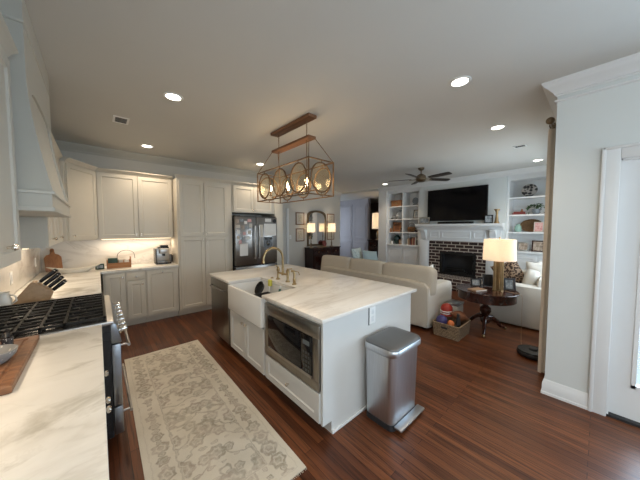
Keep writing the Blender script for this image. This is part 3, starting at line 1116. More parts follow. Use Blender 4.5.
# ---------------------------------------------------------------- range
t = thing('gas_range', 'stainless six-burner gas range with black iron grates', 'range', (-.28, 2.65, 0))
RY0, RY1 = 2.203, 3.097
part('body', MB().box(-.62, .045, RY0, RY1, .1, .895).box(-.58, -.02, RY0 + .03, RY1 - .03, 0, .1), 'black', t)
part('cooktop', MB().box(-.62, .065, RY0, RY1, .895, .918, .003), 'steel', t)
part('burner_tray', MB().box(-.59, .03, RY0 + .02, RY1 - .02, .918, .922), 'black', t)
part('control_panel', MB().prism([(.047, .76), (.105, .76), (.075, .895), (.047, .915)], RY0, RY1, 'y', .004), 'range_steel', t)
for k in range(7):
    y = RY0 + .075 + k * .124
    mb = MB(T(.095, y, .825) @ RY(radians(-12)))
    mb.lathe([(.024, 0), (.024, .008), (.019, .012), (.021, .038), (.017, .044), (0, .045)], (0, 0, 0), 'x', 16)
    part('knob', mb, 'chrome', t)
od = part('oven_door', MB().box(.048, .098, RY0 + .004, RY1 - .004, .31, .75, .006), 'range_steel', t)
part('window', MB().box(.097, .101, RY0 + .15, RY1 - .15, .40, .62), 'dglass', od)


def bar(y0, y1, x, z, xb, r=.012):
    mb = MB()
    mb.tube([(x, y0, z), (x, y1, z)], r, 12)
    for y in (y0 + .03, y1 - .03):
        mb.tube([(xb, y, z), (x, y, z)], r * .8, 10)
    return mb


part('handle', bar(RY0 + .04, RY1 - .04, .145, .715, .095, .010), 'steel', od)
wd = part('drawer', MB().box(.048, .098, RY0 + .004, RY1 - .004, .105, .30, .006), 'range_steel', t)
part('handle', bar(RY0 + .04, RY1 - .04, .145, .225, .095, .010), 'steel', wd)
for k in range(3):
    y0 = RY0 + .035 + k * .277
    mb = MB()
    zt, y1 = .952, y0 + .27
    for x in (-.58, -.385, -.28, -.175, .018):
        mb.box(x - .006, x + .006, y0, y1, zt - .014, zt)
    for yy in (y0 + .006, y0 + .09, y0 + .18, y1 - .006):
        mb.box(-.586, .024, yy - .006, yy + .006, zt - .014, zt)
    for x in (-.58, -.28, .018):
        for yy in (y0 + .007, y1 - .007):
            mb.box(x - .006, x + .006, yy - .006, yy + .006, .922, zt - .012)
    for bx in (-.43, -.13):
        for a in range(8):
            aa = a * pi / 4 + .2
            mb.tube([(bx + .035 * cos(aa), y0 + .135 + .035 * sin(aa), zt - .007), (bx + .10 * cos(aa), y0 + .135 + .10 * sin(aa), zt - .007)], .006, 6)
    part('grate', mb, 'iron', t)
    for bx in (-.43, -.13):
        part('burner', MB().lathe([(.045, 0), (.045, .010), (.034, .012), (.034, .019), (.0, .021)], (bx, y0 + .135, .922), 'z', 20), 'steel', t)

# ---------------------------------------------------------------- island
IX0, IX1, IY0, IY1 = 1.19, 2.435, 1.30, 3.61
t = thing('kitchen_island', 'white panelled kitchen island under the marble slab', 'kitchen island', (1.8, 2.45, 0))
mb = MB()
mb.box(1.80, IX1, IY0 + .02, IY1, .1, BZ)                         # rear block
mb.box(IX0, 1.80, 2.955, 2.985, .1, BZ)                           # partitions
mb.box(IX0, 1.80, 2.105, 2.135, .1, BZ)
mb.box(IX0, 1.80, 3.598, IY1, .1, BZ)
mb.box(IX0, 1.80, 2.135, 2.955, .1, .575)                          # sink base
mb.box(IX0, 1.80, IY0 + .02, 2.105, .1, .355)                     # drawer base
mb.box(IX0 + .01, 1.80, IY0 + .02, 2.105, .845, BZ)
part('body', mb, 'isl', t)
mb = MB()
mb.prism([(IX0 - .004, .1), (IX0 + .085, .1), (IX0 + .085, .0), (IX1, 0), (IX1, BZ), (IX0 - .004, BZ)], IY0, IY0 + .02, 'y')
part('end_panel', mb, 'isl', t)
part('shoe_moulding', MB().box(IX0 + .085, IX1, IY0 - .014, IY0, 0, .022, .004), 'trim', t)
part('toe_kick', MB().box(IX0 + .085, IX1 - .06, IY0 + .02, 2.97, 0, .1).box(1.82, IX1 - .06, 2.97, IY1 - .02, 0, .1), 'isl', t)
mi = T(IX0, IY1, 0) @ RZ(-pi / 2)       # u runs toward the viewer: u = IY1 - y


def iu(y):
    return IY1 - y


for a, b, kn in ((2.95, 2.55, 2.585), (2.54, 2.14, 2.505)):
    o = part('door', MB(mi).shaker(iu(a), iu(b), .115, .565), 'isl', t)
    knob_on(mi, iu(kn), .51, -.02, o)
o = part('drawer', MB(mi).shaker(iu(2.105), iu(1.325), .115, .34), 'isl', t)
knob_on(mi, iu(1.715), .235, -.02, o)

# dishwasher
t = thing('dishwasher', 'dark stainless dishwasher built into the far end of the island', 'dishwasher', (1.45, 3.29, 0))
part('tub', MB().box(1.20, 1.78, 2.99, 3.594, .1, .872), 'blackm', t)
o = part('door', MB().box(1.165, 1.198, 2.988, 3.596, .12, .868, .004), 'dw', t)
mb = MB()
mb.tube([(1.16, 3.53, .775), (1.125, 3.50, .775), (1.125, 3.08, .775), (1.16, 3.05, .775)], .012, 10)
part('handle', mb, 'steel_dark', o)
part('toe_kick', MB().box(1.27, 1.78, 2.99, 3.594, 0, .1), 'blackm', t)

# microwave drawer
t = thing('microwave', 'built-in stainless microwave with black glass door in the island', 'microwave', (1.45, 1.71, .36))
part('case', MB().box(1.20, 1.72, 1.335, 2.095, .36, .84), 'blackm', t)
part('trim_frame', MB().box(1.168, 1.198, 1.325, 2.108, .745, .845, .003).box(1.168, 1.198, 1.325, 2.108, .352, .425, .003)
     .box(1.168, 1.198, 2.035, 2.108, .425, .745, .003).box(1.168, 1.198, 1.325, 1.40, .425, .745, .003), 'mwsteel', t)
o = part('door', MB().box(1.160, 1.195, 1.53, 2.035, .43, .74, .002), 'dglass', t)
part('control_panel', MB().box(1.162, 1.195, 1.402, 1.527, .43, .74, .002), 'dglass', t)
mb = MB()
for r_ in range(5):
    for c_ in range(3):
        mb.box(1.1605, 1.163, 1.425 + c_ * .03, 1.443 + c_ * .03, .46 + r_ * .034, .478 + r_ * .034)
part('keypad', mb, 'keys', t)
part('display', MB().box(1.1605, 1.163, 1.425, 1.505, .665, .70), emit('lit_display', (.75, .85, .8), .05, (.02, .02, .02)), t)
part('door_rail', MB().box(1.158, 1.170, 1.40, 2.035, .425, .448, .002), 'steel', t)

# counter slab with sink cut-out
mb = MB()
c0, c1, ca, cb_, sx = 1.152, 2.495, 1.268, 3.642, 1.575
sy0, sy1 = 2.135, 2.93
mb.prism([(c0, ca), (c1, ca), (c1, cb_), (c0, cb_), (c0, sy1), (sx, sy1), (sx, sy0), (c0, sy0)], BZ, .915, 'z', .004)
single('island_countertop', mb, 'marble2', 'large white veined marble slab on top of the kitchen island', 'countertop')

# apron sink
t = thing('farmhouse_sink', 'white apron-front farmhouse sink set in the island', 'sink', (1.33, 2.54, .53))
mb = MB()
xa, xb2, ya, yb = 1.145, 1.60, 2.14, 2.95
zb, zt = .585, .878
w_ = .025
ov = [(xa, ya), (xb2, ya), (xb2, yb), (xa, yb)]
iv = [(xa + .03, ya + w_), (xb2 - w_, ya + w_), (xb2 - w_, yb - w_), (xa + .03, yb - w_)]
O0 = [mb.v((*p, zb)) for p in ov]
O1 = [mb.v((*p, zt)) for p in ov]
I1 = [mb.v((*p, zt)) for p in iv]
I0 = [mb.v((*p, zb + .04)) for p in iv]
fs = [mb.f(O0[::-1]), mb.f(I0)]
for k in range(4):
    j = (k + 1) % 4
    fs += [mb.f([O0[k], O0[j], O1[j], O1[k]]), mb.f([O1[k], O1[j], I1[j], I1[k]]), mb.f([I1[k], I1[j], I0[j], I0[k]])]
bmesh.ops.bevel(mb.bm, geom=list({e for f in fs for e in f.edges}), offset=.009, segments=3, profile=.5, affect='EDGES')
part('basin', mb, 'porcelain', t)
part('drain', MB().lathe([(.045, 0), (.045, .003), (.03, .004), (0, .002)], (1.38, 2.5, zb + .04), 'z', 20), 'steel', t)

# things in the sink
single('dish_tub', MB().tube([(1.2, 2.28, .67), (1.5, 2.28, .67), (1.5, 2.62, .67), (1.2, 2.62, .67)], .006, 6, True)
       .tube([(1.2, 2.28, .79), (1.5, 2.28, .79), (1.5, 2.62, .79), (1.2, 2.62, .79)], .006, 6, True)
       .box(1.2, 1.5, 2.28, 2.62, .627, .65).box(1.2, 1.212, 2.28, 2.62, .65, .79).box(1.488, 1.5, 2.28, 2.62, .65, .79).box(1.2, 1.5, 2.28, 2.29, .65, .79).box(1.2, 1.5, 2.61, 2.62, .65, .79),
       'blackm', 'black plastic tub standing in the apron sink', 'dish tub')
t = thing('frying_pan', 'black round pan leaning up against the back of the sink', 'pan', (1.5, 2.77, .62))
mp_ = T(1.50, 2.79, .80) @ RY(radians(-62))
part('bowl', MB(mp_).lathe([(0, 0), (.065, 0), (.082, .03), (.085, .032), (.079, .032), (.062, .005), (0, .004)], (0, 0, 0), 'z', 24), 'iron', t)
part('handle', MB(mp_).tube([(-.08, 0, .028), (-.10, 0, .034), (-.12, 0, .035)], .009, 8), 'blackm', t)
t = thing('dish_brush', 'yellow-headed dish brush standing at the back of the sink', 'brush', (1.535, 2.66, .626))
part('handle', MB().tube([(1.52, 2.66, .65), (1.545, 2.66, .86)], .009, 8), 'white', t)
part('head', MB().box(1.535, 1.572, 2.635, 2.685, .845, .925, .008), 'yellow', t)
t = thing('soap_bottle', 'small green soap bottle standing in the sink behind the tub', 'bottle', (1.54, 2.42, .626))
part('bottle', MB().lathe([(.03, 0), (.032, .01), (.032, .17), (.014, .21), (.012, .235), (0, .235)], (1.54, 2.42, .626), 'z', 18), 'teal', t)
part('cap', MB().lathe([(.015, .235), (.015, .265), (0, .267)], (1.54, 2.42, .626), 'z', 14), 'white', t)

# bridge faucet
t = thing('bridge_faucet', 'brushed brass gooseneck bridge faucet behind the apron sink', 'faucet', (1.67, 2.555, .915))
for k, y in enumerate((2.66, 2.45)):
    mb = MB()
    mb.lathe([(.028, 0), (.028, .008), (.018, .016), (.015, .03), (.015, .10), (.021, .105), (.021, .135), (.012, .142), (.012, .16), (0, .162)], (1.67, y, .915), 'z', 18)
    part('post', mb, 'brass', t)
    mb = MB()
    d = 1 if k == 0 else -1
    mb.tube([(1.67, y, 1.067), (1.67, y + d * .03, 1.072), (1.68, y + d * .075, 1.080)], [.008, .007, .006], 8)
    part('lever', mb, 'brass', t)
part('bridge', MB().tube([(1.67, 2.66, 1.0), (1.67, 2.45, 1.0)], .012, 12).ball((1.67, 2.555, 1.0), .022, 14, 8), 'brass', t)
pts = [(1.67, 2.555, 1.0), (1.67, 2.555, 1.19)]
for k in range(1, 13):
    a = pi * k / 12
    pts.append((1.54 + .13 * cos(a), 2.555, 1.19 + .13 * sin(a)))
pts += [(1.41, 2.555, 1.165)]
part('spout', MB().tube(pts, .0135, 12).lathe([(.017, 0), (.017, .035), (.0135, .04)], (1.41, 2.555, 1.15), 'z', 14).lathe([(.016, 0), (.016, .05), (.012, .055)], (1.67, 2.555, 1.02), 'z', 14), 'brass', t)
t = thing('side_sprayer', 'brass side sprayer standing beside the bridge faucet', 'sprayer', (1.65, 2.29, .915))
part('base', MB().lathe([(.027, 0), (.027, .008), (.017, .016), (.016, .05), (.02, .056), (.018, .07), (0, .07)], (1.65, 2.29, .915), 'z', 18), 'brass', t)
part('wand', MB().tube([(1.65, 2.29, .98), (1.65, 2.29, 1.04), (1.645, 2.295, 1.065), (1.62, 2.31, 1.07)], [.011, .013, .014, .013], 10), 'brass', t)
part('trigger', MB().tube([(1.655, 2.285, 1.065), (1.69, 2.265, 1.055), (1.70, 2.26, 1.02)], .005, 6), 'brass', t)
single('disposal_button', MB().lathe([(.024, 0), (.024, .005), (.014, .007), (.014, .012), (0, .013)], (1.65, 2.77, .915), 'z', 18), 'brass',
       'small round brass button set in the island top near the faucet', 'button')
# outlet on the end panel
t = thing('electrical_outlet', 'white outlet plate on the end panel of the island', 'outlet', (1.765, 1.29, .72))
part('plate', MB().box(1.722, 1.808, IY0 - .007, IY0 - .0005, .725, .875, .003), 'white', t)
part('socket', MB().box(1.748, 1.782, IY0 - .009, IY0 - .006, .745, .79, .002), 'trim', t)
part('socket', MB().box(1.748, 1.782, IY0 - .009, IY0 - .006, .81, .855, .002), 'trim', t)
part('dark_edge', MB().box(1.716, 1.722, IY0 - .006, IY0 - .0005, .72, .88), 'blackm', t)  # narrow black strip along the left side of the plate

# ---------------------------------------------------------------- trash can
t = thing('trash_can', 'brushed steel step trash can beside the end of the island', 'trash can', (1.80, 1.10, 0))


def rrect(x0, x1, y0, y1, r, n=6):
    P = []
    for cx, cy, a0 in ((x1 - r, y1 - r, 0), (x0 + r, y1 - r, 90), (x0 + r, y0 + r, 180), (x1 - r, y0 + r, 270)):
        for k in range(n + 1):
            a = radians(a0 + 90 * k / n)
            P.append((cx + r * cos(a), cy + r * sin(a)))
    return P


def loft(mb, loops, cap=True):
    R = [[mb.v((p[0], p[1], z)) for p in lp] for lp, z in loops]
    n = len(R[0])
    for a, b in zip(R, R[1:]):
        for k in range(n):
            mb.f([a[k], a[(k + 1) % n], b[(k + 1) % n], b[k]])
    if cap:
        mb.f(R[0][::-1])
        mb.f(R[-1])
    return mb


tx0, tx1, ty0, ty1 = 1.605, 2.01, .985, 1.262
part('body', loft(MB(), [(rrect(tx0 + .012, tx1 - .012, ty0 + .012, ty1 - .008, .045), .045), (rrect(tx0, tx1, ty0, ty1, .05), .575)]), 'steel_blue', t)
part('base', loft(MB(), [(rrect(tx0 + .008, tx1 - .008, ty0 + .008, ty1 - .006, .045), .0), (rrect(tx0 + .008, tx1 - .008, ty0 + .008, ty1 - .006, .045), .045)]), 'blackm', t)
part('seam', loft(MB(), [(rrect(tx0 + .004, tx1 - .004, ty0 + .004, ty1 - .004, .048), .575), (rrect(tx0 + .004, tx1 - .004, ty0 + .004, ty1 - .004, .048), .583)]), 'blackm', t)
part('rim', loft(MB(), [(rrect(tx0 - .010, tx1 + .010, ty0 - .016, ty1 + .006, .058), .583), (rrect(tx0 - .015, tx1 + .015, ty0 - .024, ty1 + .008, .062), .592), (rrect(tx0 - .016, tx1 + .016, ty0 - .026, ty1 + .008, .064), .628), (rrect(tx0 - .012, tx1 + .012, ty0 - .022, ty1 + .006, .062), .636)]), 'steel_blue', t)
part('lid', loft(MB(), [(rrect(tx0 - .010, tx1 + .010, ty0 - .020, ty1 + .005, .060), .636), (rrect(tx0 - .007, tx1 + .007, ty0 - .016, ty1 + .003, .058), .646), (rrect(tx0 + .004, tx1 - .004, ty0 - .004, ty1 - .006, .052), .653), (rrect(tx0 + .05, tx1 - .05, ty0 + .04, ty1 - .05, .03), .656)]),
     plain('grey_lid', (.12, .125, .13), .42, .3, .05), t)
part('pedal', MB().box(tx0 + .035, tx1 + .005, ty0 - .055, ty0 + .012, .026, .044, .008), 'pedal', t)

# ---------------------------------------------------------------- rug
RUGC = Vector((.575, 2.44, 0))
rug_w = T(RUGC.x, RUGC.y, 0) @ RZ(radians(-.6))
t = thing('runner_rug', 'faded beige runner rug with grey floral border on the kitchen floor', 'rug', RUGC, radians(-.6))
mb = MB(rug_w)
nx, ny = 10, 30
G = [[mb.v((-.40 + .8 * i / nx, -1.22 + 2.44 * j / ny, .0085 + .0012 * sin(i * 1.3 + j * .9))) for j in range(ny + 1)] for i in range(nx + 1)]
for i in range(nx):
    for j in range(ny):
        mb.f([G[i][j], G[i + 1][j], G[i + 1][j + 1], G[i][j + 1]])
bd = [G[i][0] for i in range(nx + 1)] + [G[nx][j] for j in range(1, ny + 1)] + [G[i][ny] for i in range(nx - 1, -1, -1)] + [G[0][j] for j in range(ny - 1, 0, -1)]
lo = []
for v in bd:
    q = mb.bm.verts.new((v.co.x, v.co.y, .0006))
    lo.append(q)
for k in range(len(bd)):
    mb.f([bd[k], lo[k], lo[(k + 1) % len(bd)], bd[(k + 1) % len(bd)]])
mb.f(lo)
part('pile', mb, 'rug', t)
mb = MB(rug_w)
for s in (-1, 1):
    for k in range(70):
        x = -.395 + .79 * k / 69
        mb.tube([(x, s * 1.218, .006), (x + random.uniform(-.004, .004), s * 1.226, .004), (x + random.uniform(-.004, .004), s * 1.233, .002)], .0018, 5)
part('fringe', mb, 'fringe', t, kind='stuff')

# ---------------------------------------------------------------- refrigerator
t = thing('refrigerator', 'dark stainless french-door refrigerator between pantry and end panel', 'refrigerator', (2.47, 5.1, 0))
fx0, fx1, fs_, fy = 2.005, 2.945, 2.455, 4.725
part('body', MB().box(fx0 + .005, fx1 - .005, fy + .075, 5.40, .03, 1.79).box(fx0 + .05, fx1 - .05, fy + .12, 5.3, 0, .03), 'blackm', t)
dl = part('door', MB().box(fx0, fs_ - .003, fy, fy + .07, .80, 1.775, .01), 'steel_dark', t)
dR = part('door', MB().box(fs_ + .003, fx1, fy, fy + .07, .80, 1.775, .01), 'steel_dark', t)
dz = part('freezer_drawer', MB().box(fx0, fx1, fy, fy + .07, .08, .775, .01), 'steel_dark', t)


def vbar(x, z0, z1):
    mb = MB()
    mb.tube([(x, fy, z0 + .03), (x, fy - .045, z0 + .02), (x, fy - .05, (z0 + z1) / 2), (x, fy - .045, z1 - .02), (x, fy, z1 - .03)], .013, 10)
    return mb


part('handle', vbar(fs_ - .045, .90, 1.62), 'steel', dl)
part('handle', vbar(fs_ + .045, .90, 1.62), 'steel', dR)
mb = MB()
mb.tube([(fx0 + .08, fy, .69), (fx0 + .10, fy - .05, .69), (fx1 - .10, fy - .05, .69), (fx1 - .08, fy, .69)], .013, 10)
part('handle', mb, 'steel', dz)
part('water_dispenser', MB().box(2.62, 2.83, fy - .004, fy + .01, 1.13, 1.36).box(2.65, 2.80, fy - .012, fy, 1.30, 1.345, .003).box(2.69, 2.76, fy - .012, fy, 1.17, 1.28, .004), 'black', dR)
part('hinge_cover', MB().box(fx0 + .01, fx0 + .12, fy + .03, fy + .16, 1.775, 1.80, .005).box(fx1 - .12, fx1 - .01, fy + .03, fy + .16, 1.775, 1.80, .005), 'blackm', t)
single('paper_sheet', MB().box(2.09, 2.26, fy - .003, fy - .0005, .995, 1.24), 'paper', 'white sheet of paper low on the left refrigerator door', 'paper')
single('paper_sheet', MB().box(2.63, 2.92, fy - .003, fy - .0005, 1.385, 1.64), 'paper', 'large white sheet of paper on the right refrigerator door above the dispenser', 'paper')
single('paper_sheet', MB().box(2.515, 2.60, fy - .003, fy - .0005, 1.36, 1.62), 'bookcream', 'narrow cream paper strip on the right refrigerator door beside the handle', 'paper')
single('paper_sheet', MB().box(2.655, 2.80, fy - .003, fy - .0005, 1.68, 1.75), 'paper', 'small white label sheet at the top of the right refrigerator door', 'paper')
single('magnet_clip', MB().lathe([(.04, 0), (.04, -.012), (0, -.014)], (2.88, fy - .0005, 1.70), 'y', 16), 'blackm', 'round black magnet at the top corner of the right refrigerator door', 'magnet')
mags = [(2.05, 1.68), (2.14, 1.70), (2.22, 1.66), (2.30, 1.70), (2.06, 1.58), (2.16, 1.56), (2.25, 1.55), (2.07, 1.47), (2.19, 1.44), (2.30, 1.46), (2.06, 1.36), (2.16, 1.33), (2.27, 1.35), (2.10, 1.27), (2.33, 1.60)]
for k, (x, z) in enumerate(mags):
    w2, h2 = random.choice(((.032, .04), (.04, .03), (.03, .03)))
    single('photo_magnet', MB().box(x - w2, x + w2, fy - .003, fy - .0005, z - h2, z + h2), ('photo1', 'photo2', 'paper', 'photo3', 'bookcream')[k % 5],
           'small photo held by a magnet on the left refrigerator door', 'photo', 'photos and magnets on the left refrigerator door')

# ---------------------------------------------------------------- things on the counters
# coffee machine
t = thing('coffee_machine', 'black and steel coffee machine on the back counter beside the pantry', 'coffee machine', (.86, 5.2, .915))
part('base', MB().box(.745, .975, 5.09, 5.33, .915, .945, .006), 'black', t)
part('body', MB().box(.755, .965, 5.17, 5.33, .945, 1.19, .012).box(.80, .93, 5.09, 5.2, 1.10, 1.19, .01), 'steel', t)
part('side_cover', MB().box(.742, .757, 5.10, 5.33, .945, 1.185, .004), 'black', t)
part('top_lid', MB().box(.79, .955, 5.16, 5.31, 1.19, 1.215, .008).box(.83, .95, 5.18, 5.30, 1.215, 1.245, .01), 'black', t)
part('drip_tray', MB().box(.765, .955, 5.085, 5.17, .945, .962, .003), 'steel_dark', t)
part('spout', MB().box(.845, .885, 5.10, 5.14, 1.06, 1.10, .004), 'black', t)
single('canister', MB().lathe([(.032, 0), (.034, .01), (.034, .13), (.028, .15), (0, .152)], (1.0, 5.30, .915), 'z', 18), 'steel_dark', 'slim dark canister between the coffee machine and pantry', 'canister')
# wood caddy
t = thing('wooden_crate', 'small wooden caddy crate with wire handle on the back counter', 'crate', (.25, 5.15, .915))
cx0, cx1, cy0, cy1 = .095, .40, 5.08, 5.23
part('box', MB().box(cx0, cx1, cy0, cy1, .916, .924).box(cx0, cx1, cy0, cy0 + .01, .924, 1.0).box(cx0, cx1, cy1 - .01, cy1, .924, 1.03)
     .box(cx0, cx0 + .01, cy0 + .01, cy1 - .01, .924, 1.05).box(cx1 - .01, cx1, cy0 + .01, cy1 - .01, .924, 1.085), 'pine', t)
pts = [(cx0 + .13 + .115 * (1 - cos(pi * k / 14)), (cy0 + cy1) / 2, 1.05 + .14 * sin(pi * k / 14) ** .6) for k in range(15)]
part('wire_handle', MB().tube(pts, .004, 6), 'blackm', t)
single('tea_box', MB().box(.11, .23, 5.10, 5.20, .925, 1.075, .003), 'greenbox', 'dark green and white tea box standing in the wooden crate', 'box')
single('tea_tin', MB().box(.245, .30, 5.11, 5.19, .925, 1.05, .003), 'bookcream', 'small cream packet standing in the crate beside the tea box', 'packet')
single('glass_jar', MB().lathe([(.03, 0), (.033, .02), (.033, .10), (.025, .12), (0, .12)], (.345, 5.15, .925), 'z', 16), 'ceramic', 'pale jar at the pantry-side end of the wooden crate', 'jar')
t = thing('card_box', 'little dark green card box on the counter left of the crate', 'box', (.01, 5.12, .915))
part('box', MB().box(-.04, .065, 5.10, 5.16, .9155, 1.0, .003), 'greenbox', t)
part('front_label', MB().box(-.025, .05, 5.098, 5.1005, .935, .98), 'photo2', t)
# long white bowl, leaning board
mb = MB(T(-.25, 5.0, .916) @ RZ(radians(6)))
n = 28
outer, inner, base = [], [], []
for k in range(n):
    a = 2 * pi * k / n
    ex = abs(cos(a)) ** 2
    zt = .055 + .05 * ex
    outer.append(mb.v((.29 * cos(a), .085 * sin(a), zt)))
    inner.append(mb.v((.275 * cos(a), .075 * sin(a), zt)))
    base.append(mb.v((.13 * cos(a), .045 * sin(a), 0)))
ib = [mb.v((.12 * cos(2 * pi * k / n), .038 * sin(2 * pi * k / n), .012)) for k in range(n)]
for k in range(n):
    j = (k + 1) % n
    mb.f([base[k], base[j], outer[j], outer[k]])
    mb.f([outer[k], outer[j], inner[j], inner[k]])
    mb.f([inner[k], inner[j], ib[j], ib[k]])
mb.f(base[::-1])
mb.f(ib)
single('serving_bowl', mb, 'ceramic', 'long white boat-shaped serving bowl in the counter corner', 'bowl')
t = thing('paddle_board', 'brown wooden paddle board leaning against the corner backsplash', 'cutting board', (-.50, 5.36, .915))
mp = T(-.49, 5.33, .917) @ RZ(radians(16)) @ RX(radians(-16)) @ Matrix.Diagonal((.86, 1, 1.08, 1))
sh = [(-.10, 0), (.10, 0), (.105, .02), (.105, .19), (.075, .225), (.03, .235), (.022, .26), (.026, .30), (.012, .315), (-.012, .315), (-.026, .30), (-.022, .26), (-.03, .235), (-.075, .225), (-.105, .19), (-.105, .02)]
part('board', MB(mp).prism(sh, -.018, 0, 'y', .003), 'cherry', t)
part('hang_loop', MB(mp).tube([(.010 * cos(2 * pi * k / 10), -.019, .285 + .010 * sin(2 * pi * k / 10)) for k in range(10)], .002, 5, True), 'blackm', t)
# knife block: leaning wedge with handles
t = thing('knife_block', 'light wood knife block beside the range', 'knife block', (-.42, 3.275, .915))
mk = T(-.42, 3.275, .916)
part('block', MB(mk).prism([(-.14, 0), (.085, 0), (.11, .075), (.0, .175), (-.02, .172)], -.06, .06, 'y', .004), 'maple', t)
ax = Vector((.74, 0, .67)).normalized()
nrm = Vector((-.67, 0, .74))
k = 0
for r_ in range(4):
    for c_ in range(2):
        p0 = Vector((.055, 0, .125)) + nrm * (-.066 + .038 * r_) + Vector((0, -.03 + .05 * c_ + (.012 if r_ % 2 else 0), 0))
        L_ = .085 + .010 * r_ + .012 * c_
        kt = thing('kitchen_knife', 'black-handled kitchen knife slotted in the light wood block', 'knife', mk @ p0, 0, 'knives in the wood block')
        mb = MB(mk)
        mb.tube([p0 + ax * .012, p0 + ax * (.02 + L_ * .5), p0 + ax * (.02 + L_)], [.010, .0115, .012], 8, flat=1.4)
        part('handle', mb, 'black', kt)
        part('bolster', MB(mk).tube([p0 - ax * .004, p0 + ax * .014], .009, 8), 'chrome', kt)
        part('end_cap', MB(mk).tube([p0 + ax * (.02 + L_), p0 + ax * (.026 + L_)], .010, 8), 'chrome', kt)
t = thing('ceramic_pitcher', 'white ceramic pitcher between the range and the knife block', 'pitcher', (-.575, 3.152, .915))
part('body', MB().lathe([(.032, 0), (.034, .004), (.045, .04), (.044, .07), (.032, .10), (.036, .125), (.033, .125), (.029, .10), (.040, .068), (.04, .04), (.028, .01), (0, .008)], (-.575, 3.152, .9155), 'z', 24), 'ceramic', t)
part('handle', MB().tube([(-.54, 3.135, 1.02), (-.51, 3.125, 1.01), (-.505, 3.123, .97), (-.533, 3.137, .945)], .006, 8), 'ceramic', t)
# wall plates on the backsplash
for y, z, w, lb in ((3.72, 1.08, .075, 'white switch plate on the backsplash above the knife block'), (4.98, 1.10, .075, 'white outlet plate on the backsplash near the leaning board')):
    t = thing('wall_plate', lb, 'outlet', (WX + .013, y, z - .06))
    part('plate', MB().box(WX + .0125, WX + .018, y - w / 2, y + w / 2, z - .06, z + .06, .002), 'white', t)
    part('rocker', MB().box(WX + .018, WX + .021, y - .017, y + .017, z - .034, z + .034, .001), 'trim', t)

# cutting board by the range
t = thing('cutting_board', 'walnut cutting board with juice groove on the near marble counter', 'cutting board', (-.44, 1.81, .915))
bx0, bx1, by0, by1, bz0, bz1 = -.60, -.268, 1.50, 2.125, .916, .948
mb = MB()


def rect(x0, x1, y0, y1, z):
    return [mb.v(p) for p in ((x0, y0, z), (x1, y0, z), (x1, y1, z), (x0, y1, z))]


Rr = [rect(bx0 + .004, bx1 - .004, by0 + .004, by1 - .004, bz0), rect(bx0, bx1, by0, by1, bz0 + .004), rect(bx0, bx1, by0, by1, bz1 - .005), rect(bx0 + .006, bx1 - .006, by0 + .006, by1 - .006, bz1),
      rect(bx0 + .035, bx1 - .035, by0 + .035, by1 - .035, bz1), rect(bx0 + .039, bx1 - .039, by0 + .039, by1 - .039, bz1 - .007), rect(bx0 + .047, bx1 - .047, by0 + .047, by1 - .047, bz1 - .007), rect(bx0 + .052, bx1 - .052, by0 + .052, by1 - .052, bz1)]
for a, b in zip(Rr, Rr[1:]):
    for k in range(4):
        mb.f([a[k], a[(k + 1) % 4], b[(k + 1) % 4], b[k]])
mb.f(Rr[0][::-1])
mb.f(Rr[-1])
part('board', mb, 'woodboard', t)
t = thing('stone_bowl', 'speckled grey stone bowl on the walnut cutting board', 'bowl', (-.375, 1.79, .948))
part('bowl', MB().lathe([(0, 0), (.045, 0), (.052, .006), (.075, .03), (.082, .055), (.076, .055), (.066, .034), (.04, .014), (0, .012)], (-.375, 1.79, .949), 'z', 26), 'granite', t)
t = thing('pepper_mill', 'small black and silver mill on the cutting board beside the stone bowl', 'pepper mill', (-.355, 1.96, .948))
part('body', MB().lathe([(.021, 0), (.023, .004), (.020, .03), (.022, .055), (.018, .06), (0, .06)], (-.355, 1.96, .949), 'z', 16), spotted('mottled_silver', (.55, .56, .58), (.03, .03, .035), 90, .32, .25), t)
part('cap', MB().lathe([(.018, .06), (.02, .066), (.014, .082), (.009, .088), (.011, .098), (0, .104)], (-.355, 1.96, .949), 'z', 16), 'black', t)

# ---------------------------------------------------------------- ceiling fixtures
cans = [(.60, 2.83, 'recessed ceiling light over the aisle between range and island'), (.63, 4.79, 'recessed ceiling light in front of the back wall cabinets'),
        (2.42, .87, 'recessed ceiling light over the open floor near the trash can'), (3.86, .925, 'recessed ceiling light nearest the door wall corner'),
        (6.29, .845, 'recessed ceiling light close to the curtain'), (2.50, 4.62, 'recessed ceiling light in front of the refrigerator beside the chandelier'),
        (6.38, 4.28, 'recessed ceiling light in front of the small-cubby bookcase'),
        (.60, .87, 'unseen recessed ceiling light added above the near marble counter'), (.60, -1.1, 'unseen recessed ceiling light added in front of the added rear window')]  # this pair is out of view, added for warm overhead light
proto = None
for k, (x, y, lb) in enumerate(cans):
    if proto is None:
        proto = thing('recessed_light', lb, 'ceiling light', (x, y, H), 0, 'recessed ceiling lights')
        part('trim_ring', MB().lathe([(.065, -.001), (.065, -.008), (.084, -.007), (.088, -.001)], (x, y, H), 'z', 32), 'white', proto)
        part('lens', MB().lathe([(.065, -.001), (.065, -.005), (0, -.006)], (x, y, H), 'z', 32), 'lens', proto)
    else:
        dup(proto, (x, y, H), None, lb)
    spot('recessed_beam', (x, y, H - .03), CAN_W, WARM, 128, .8, .05)


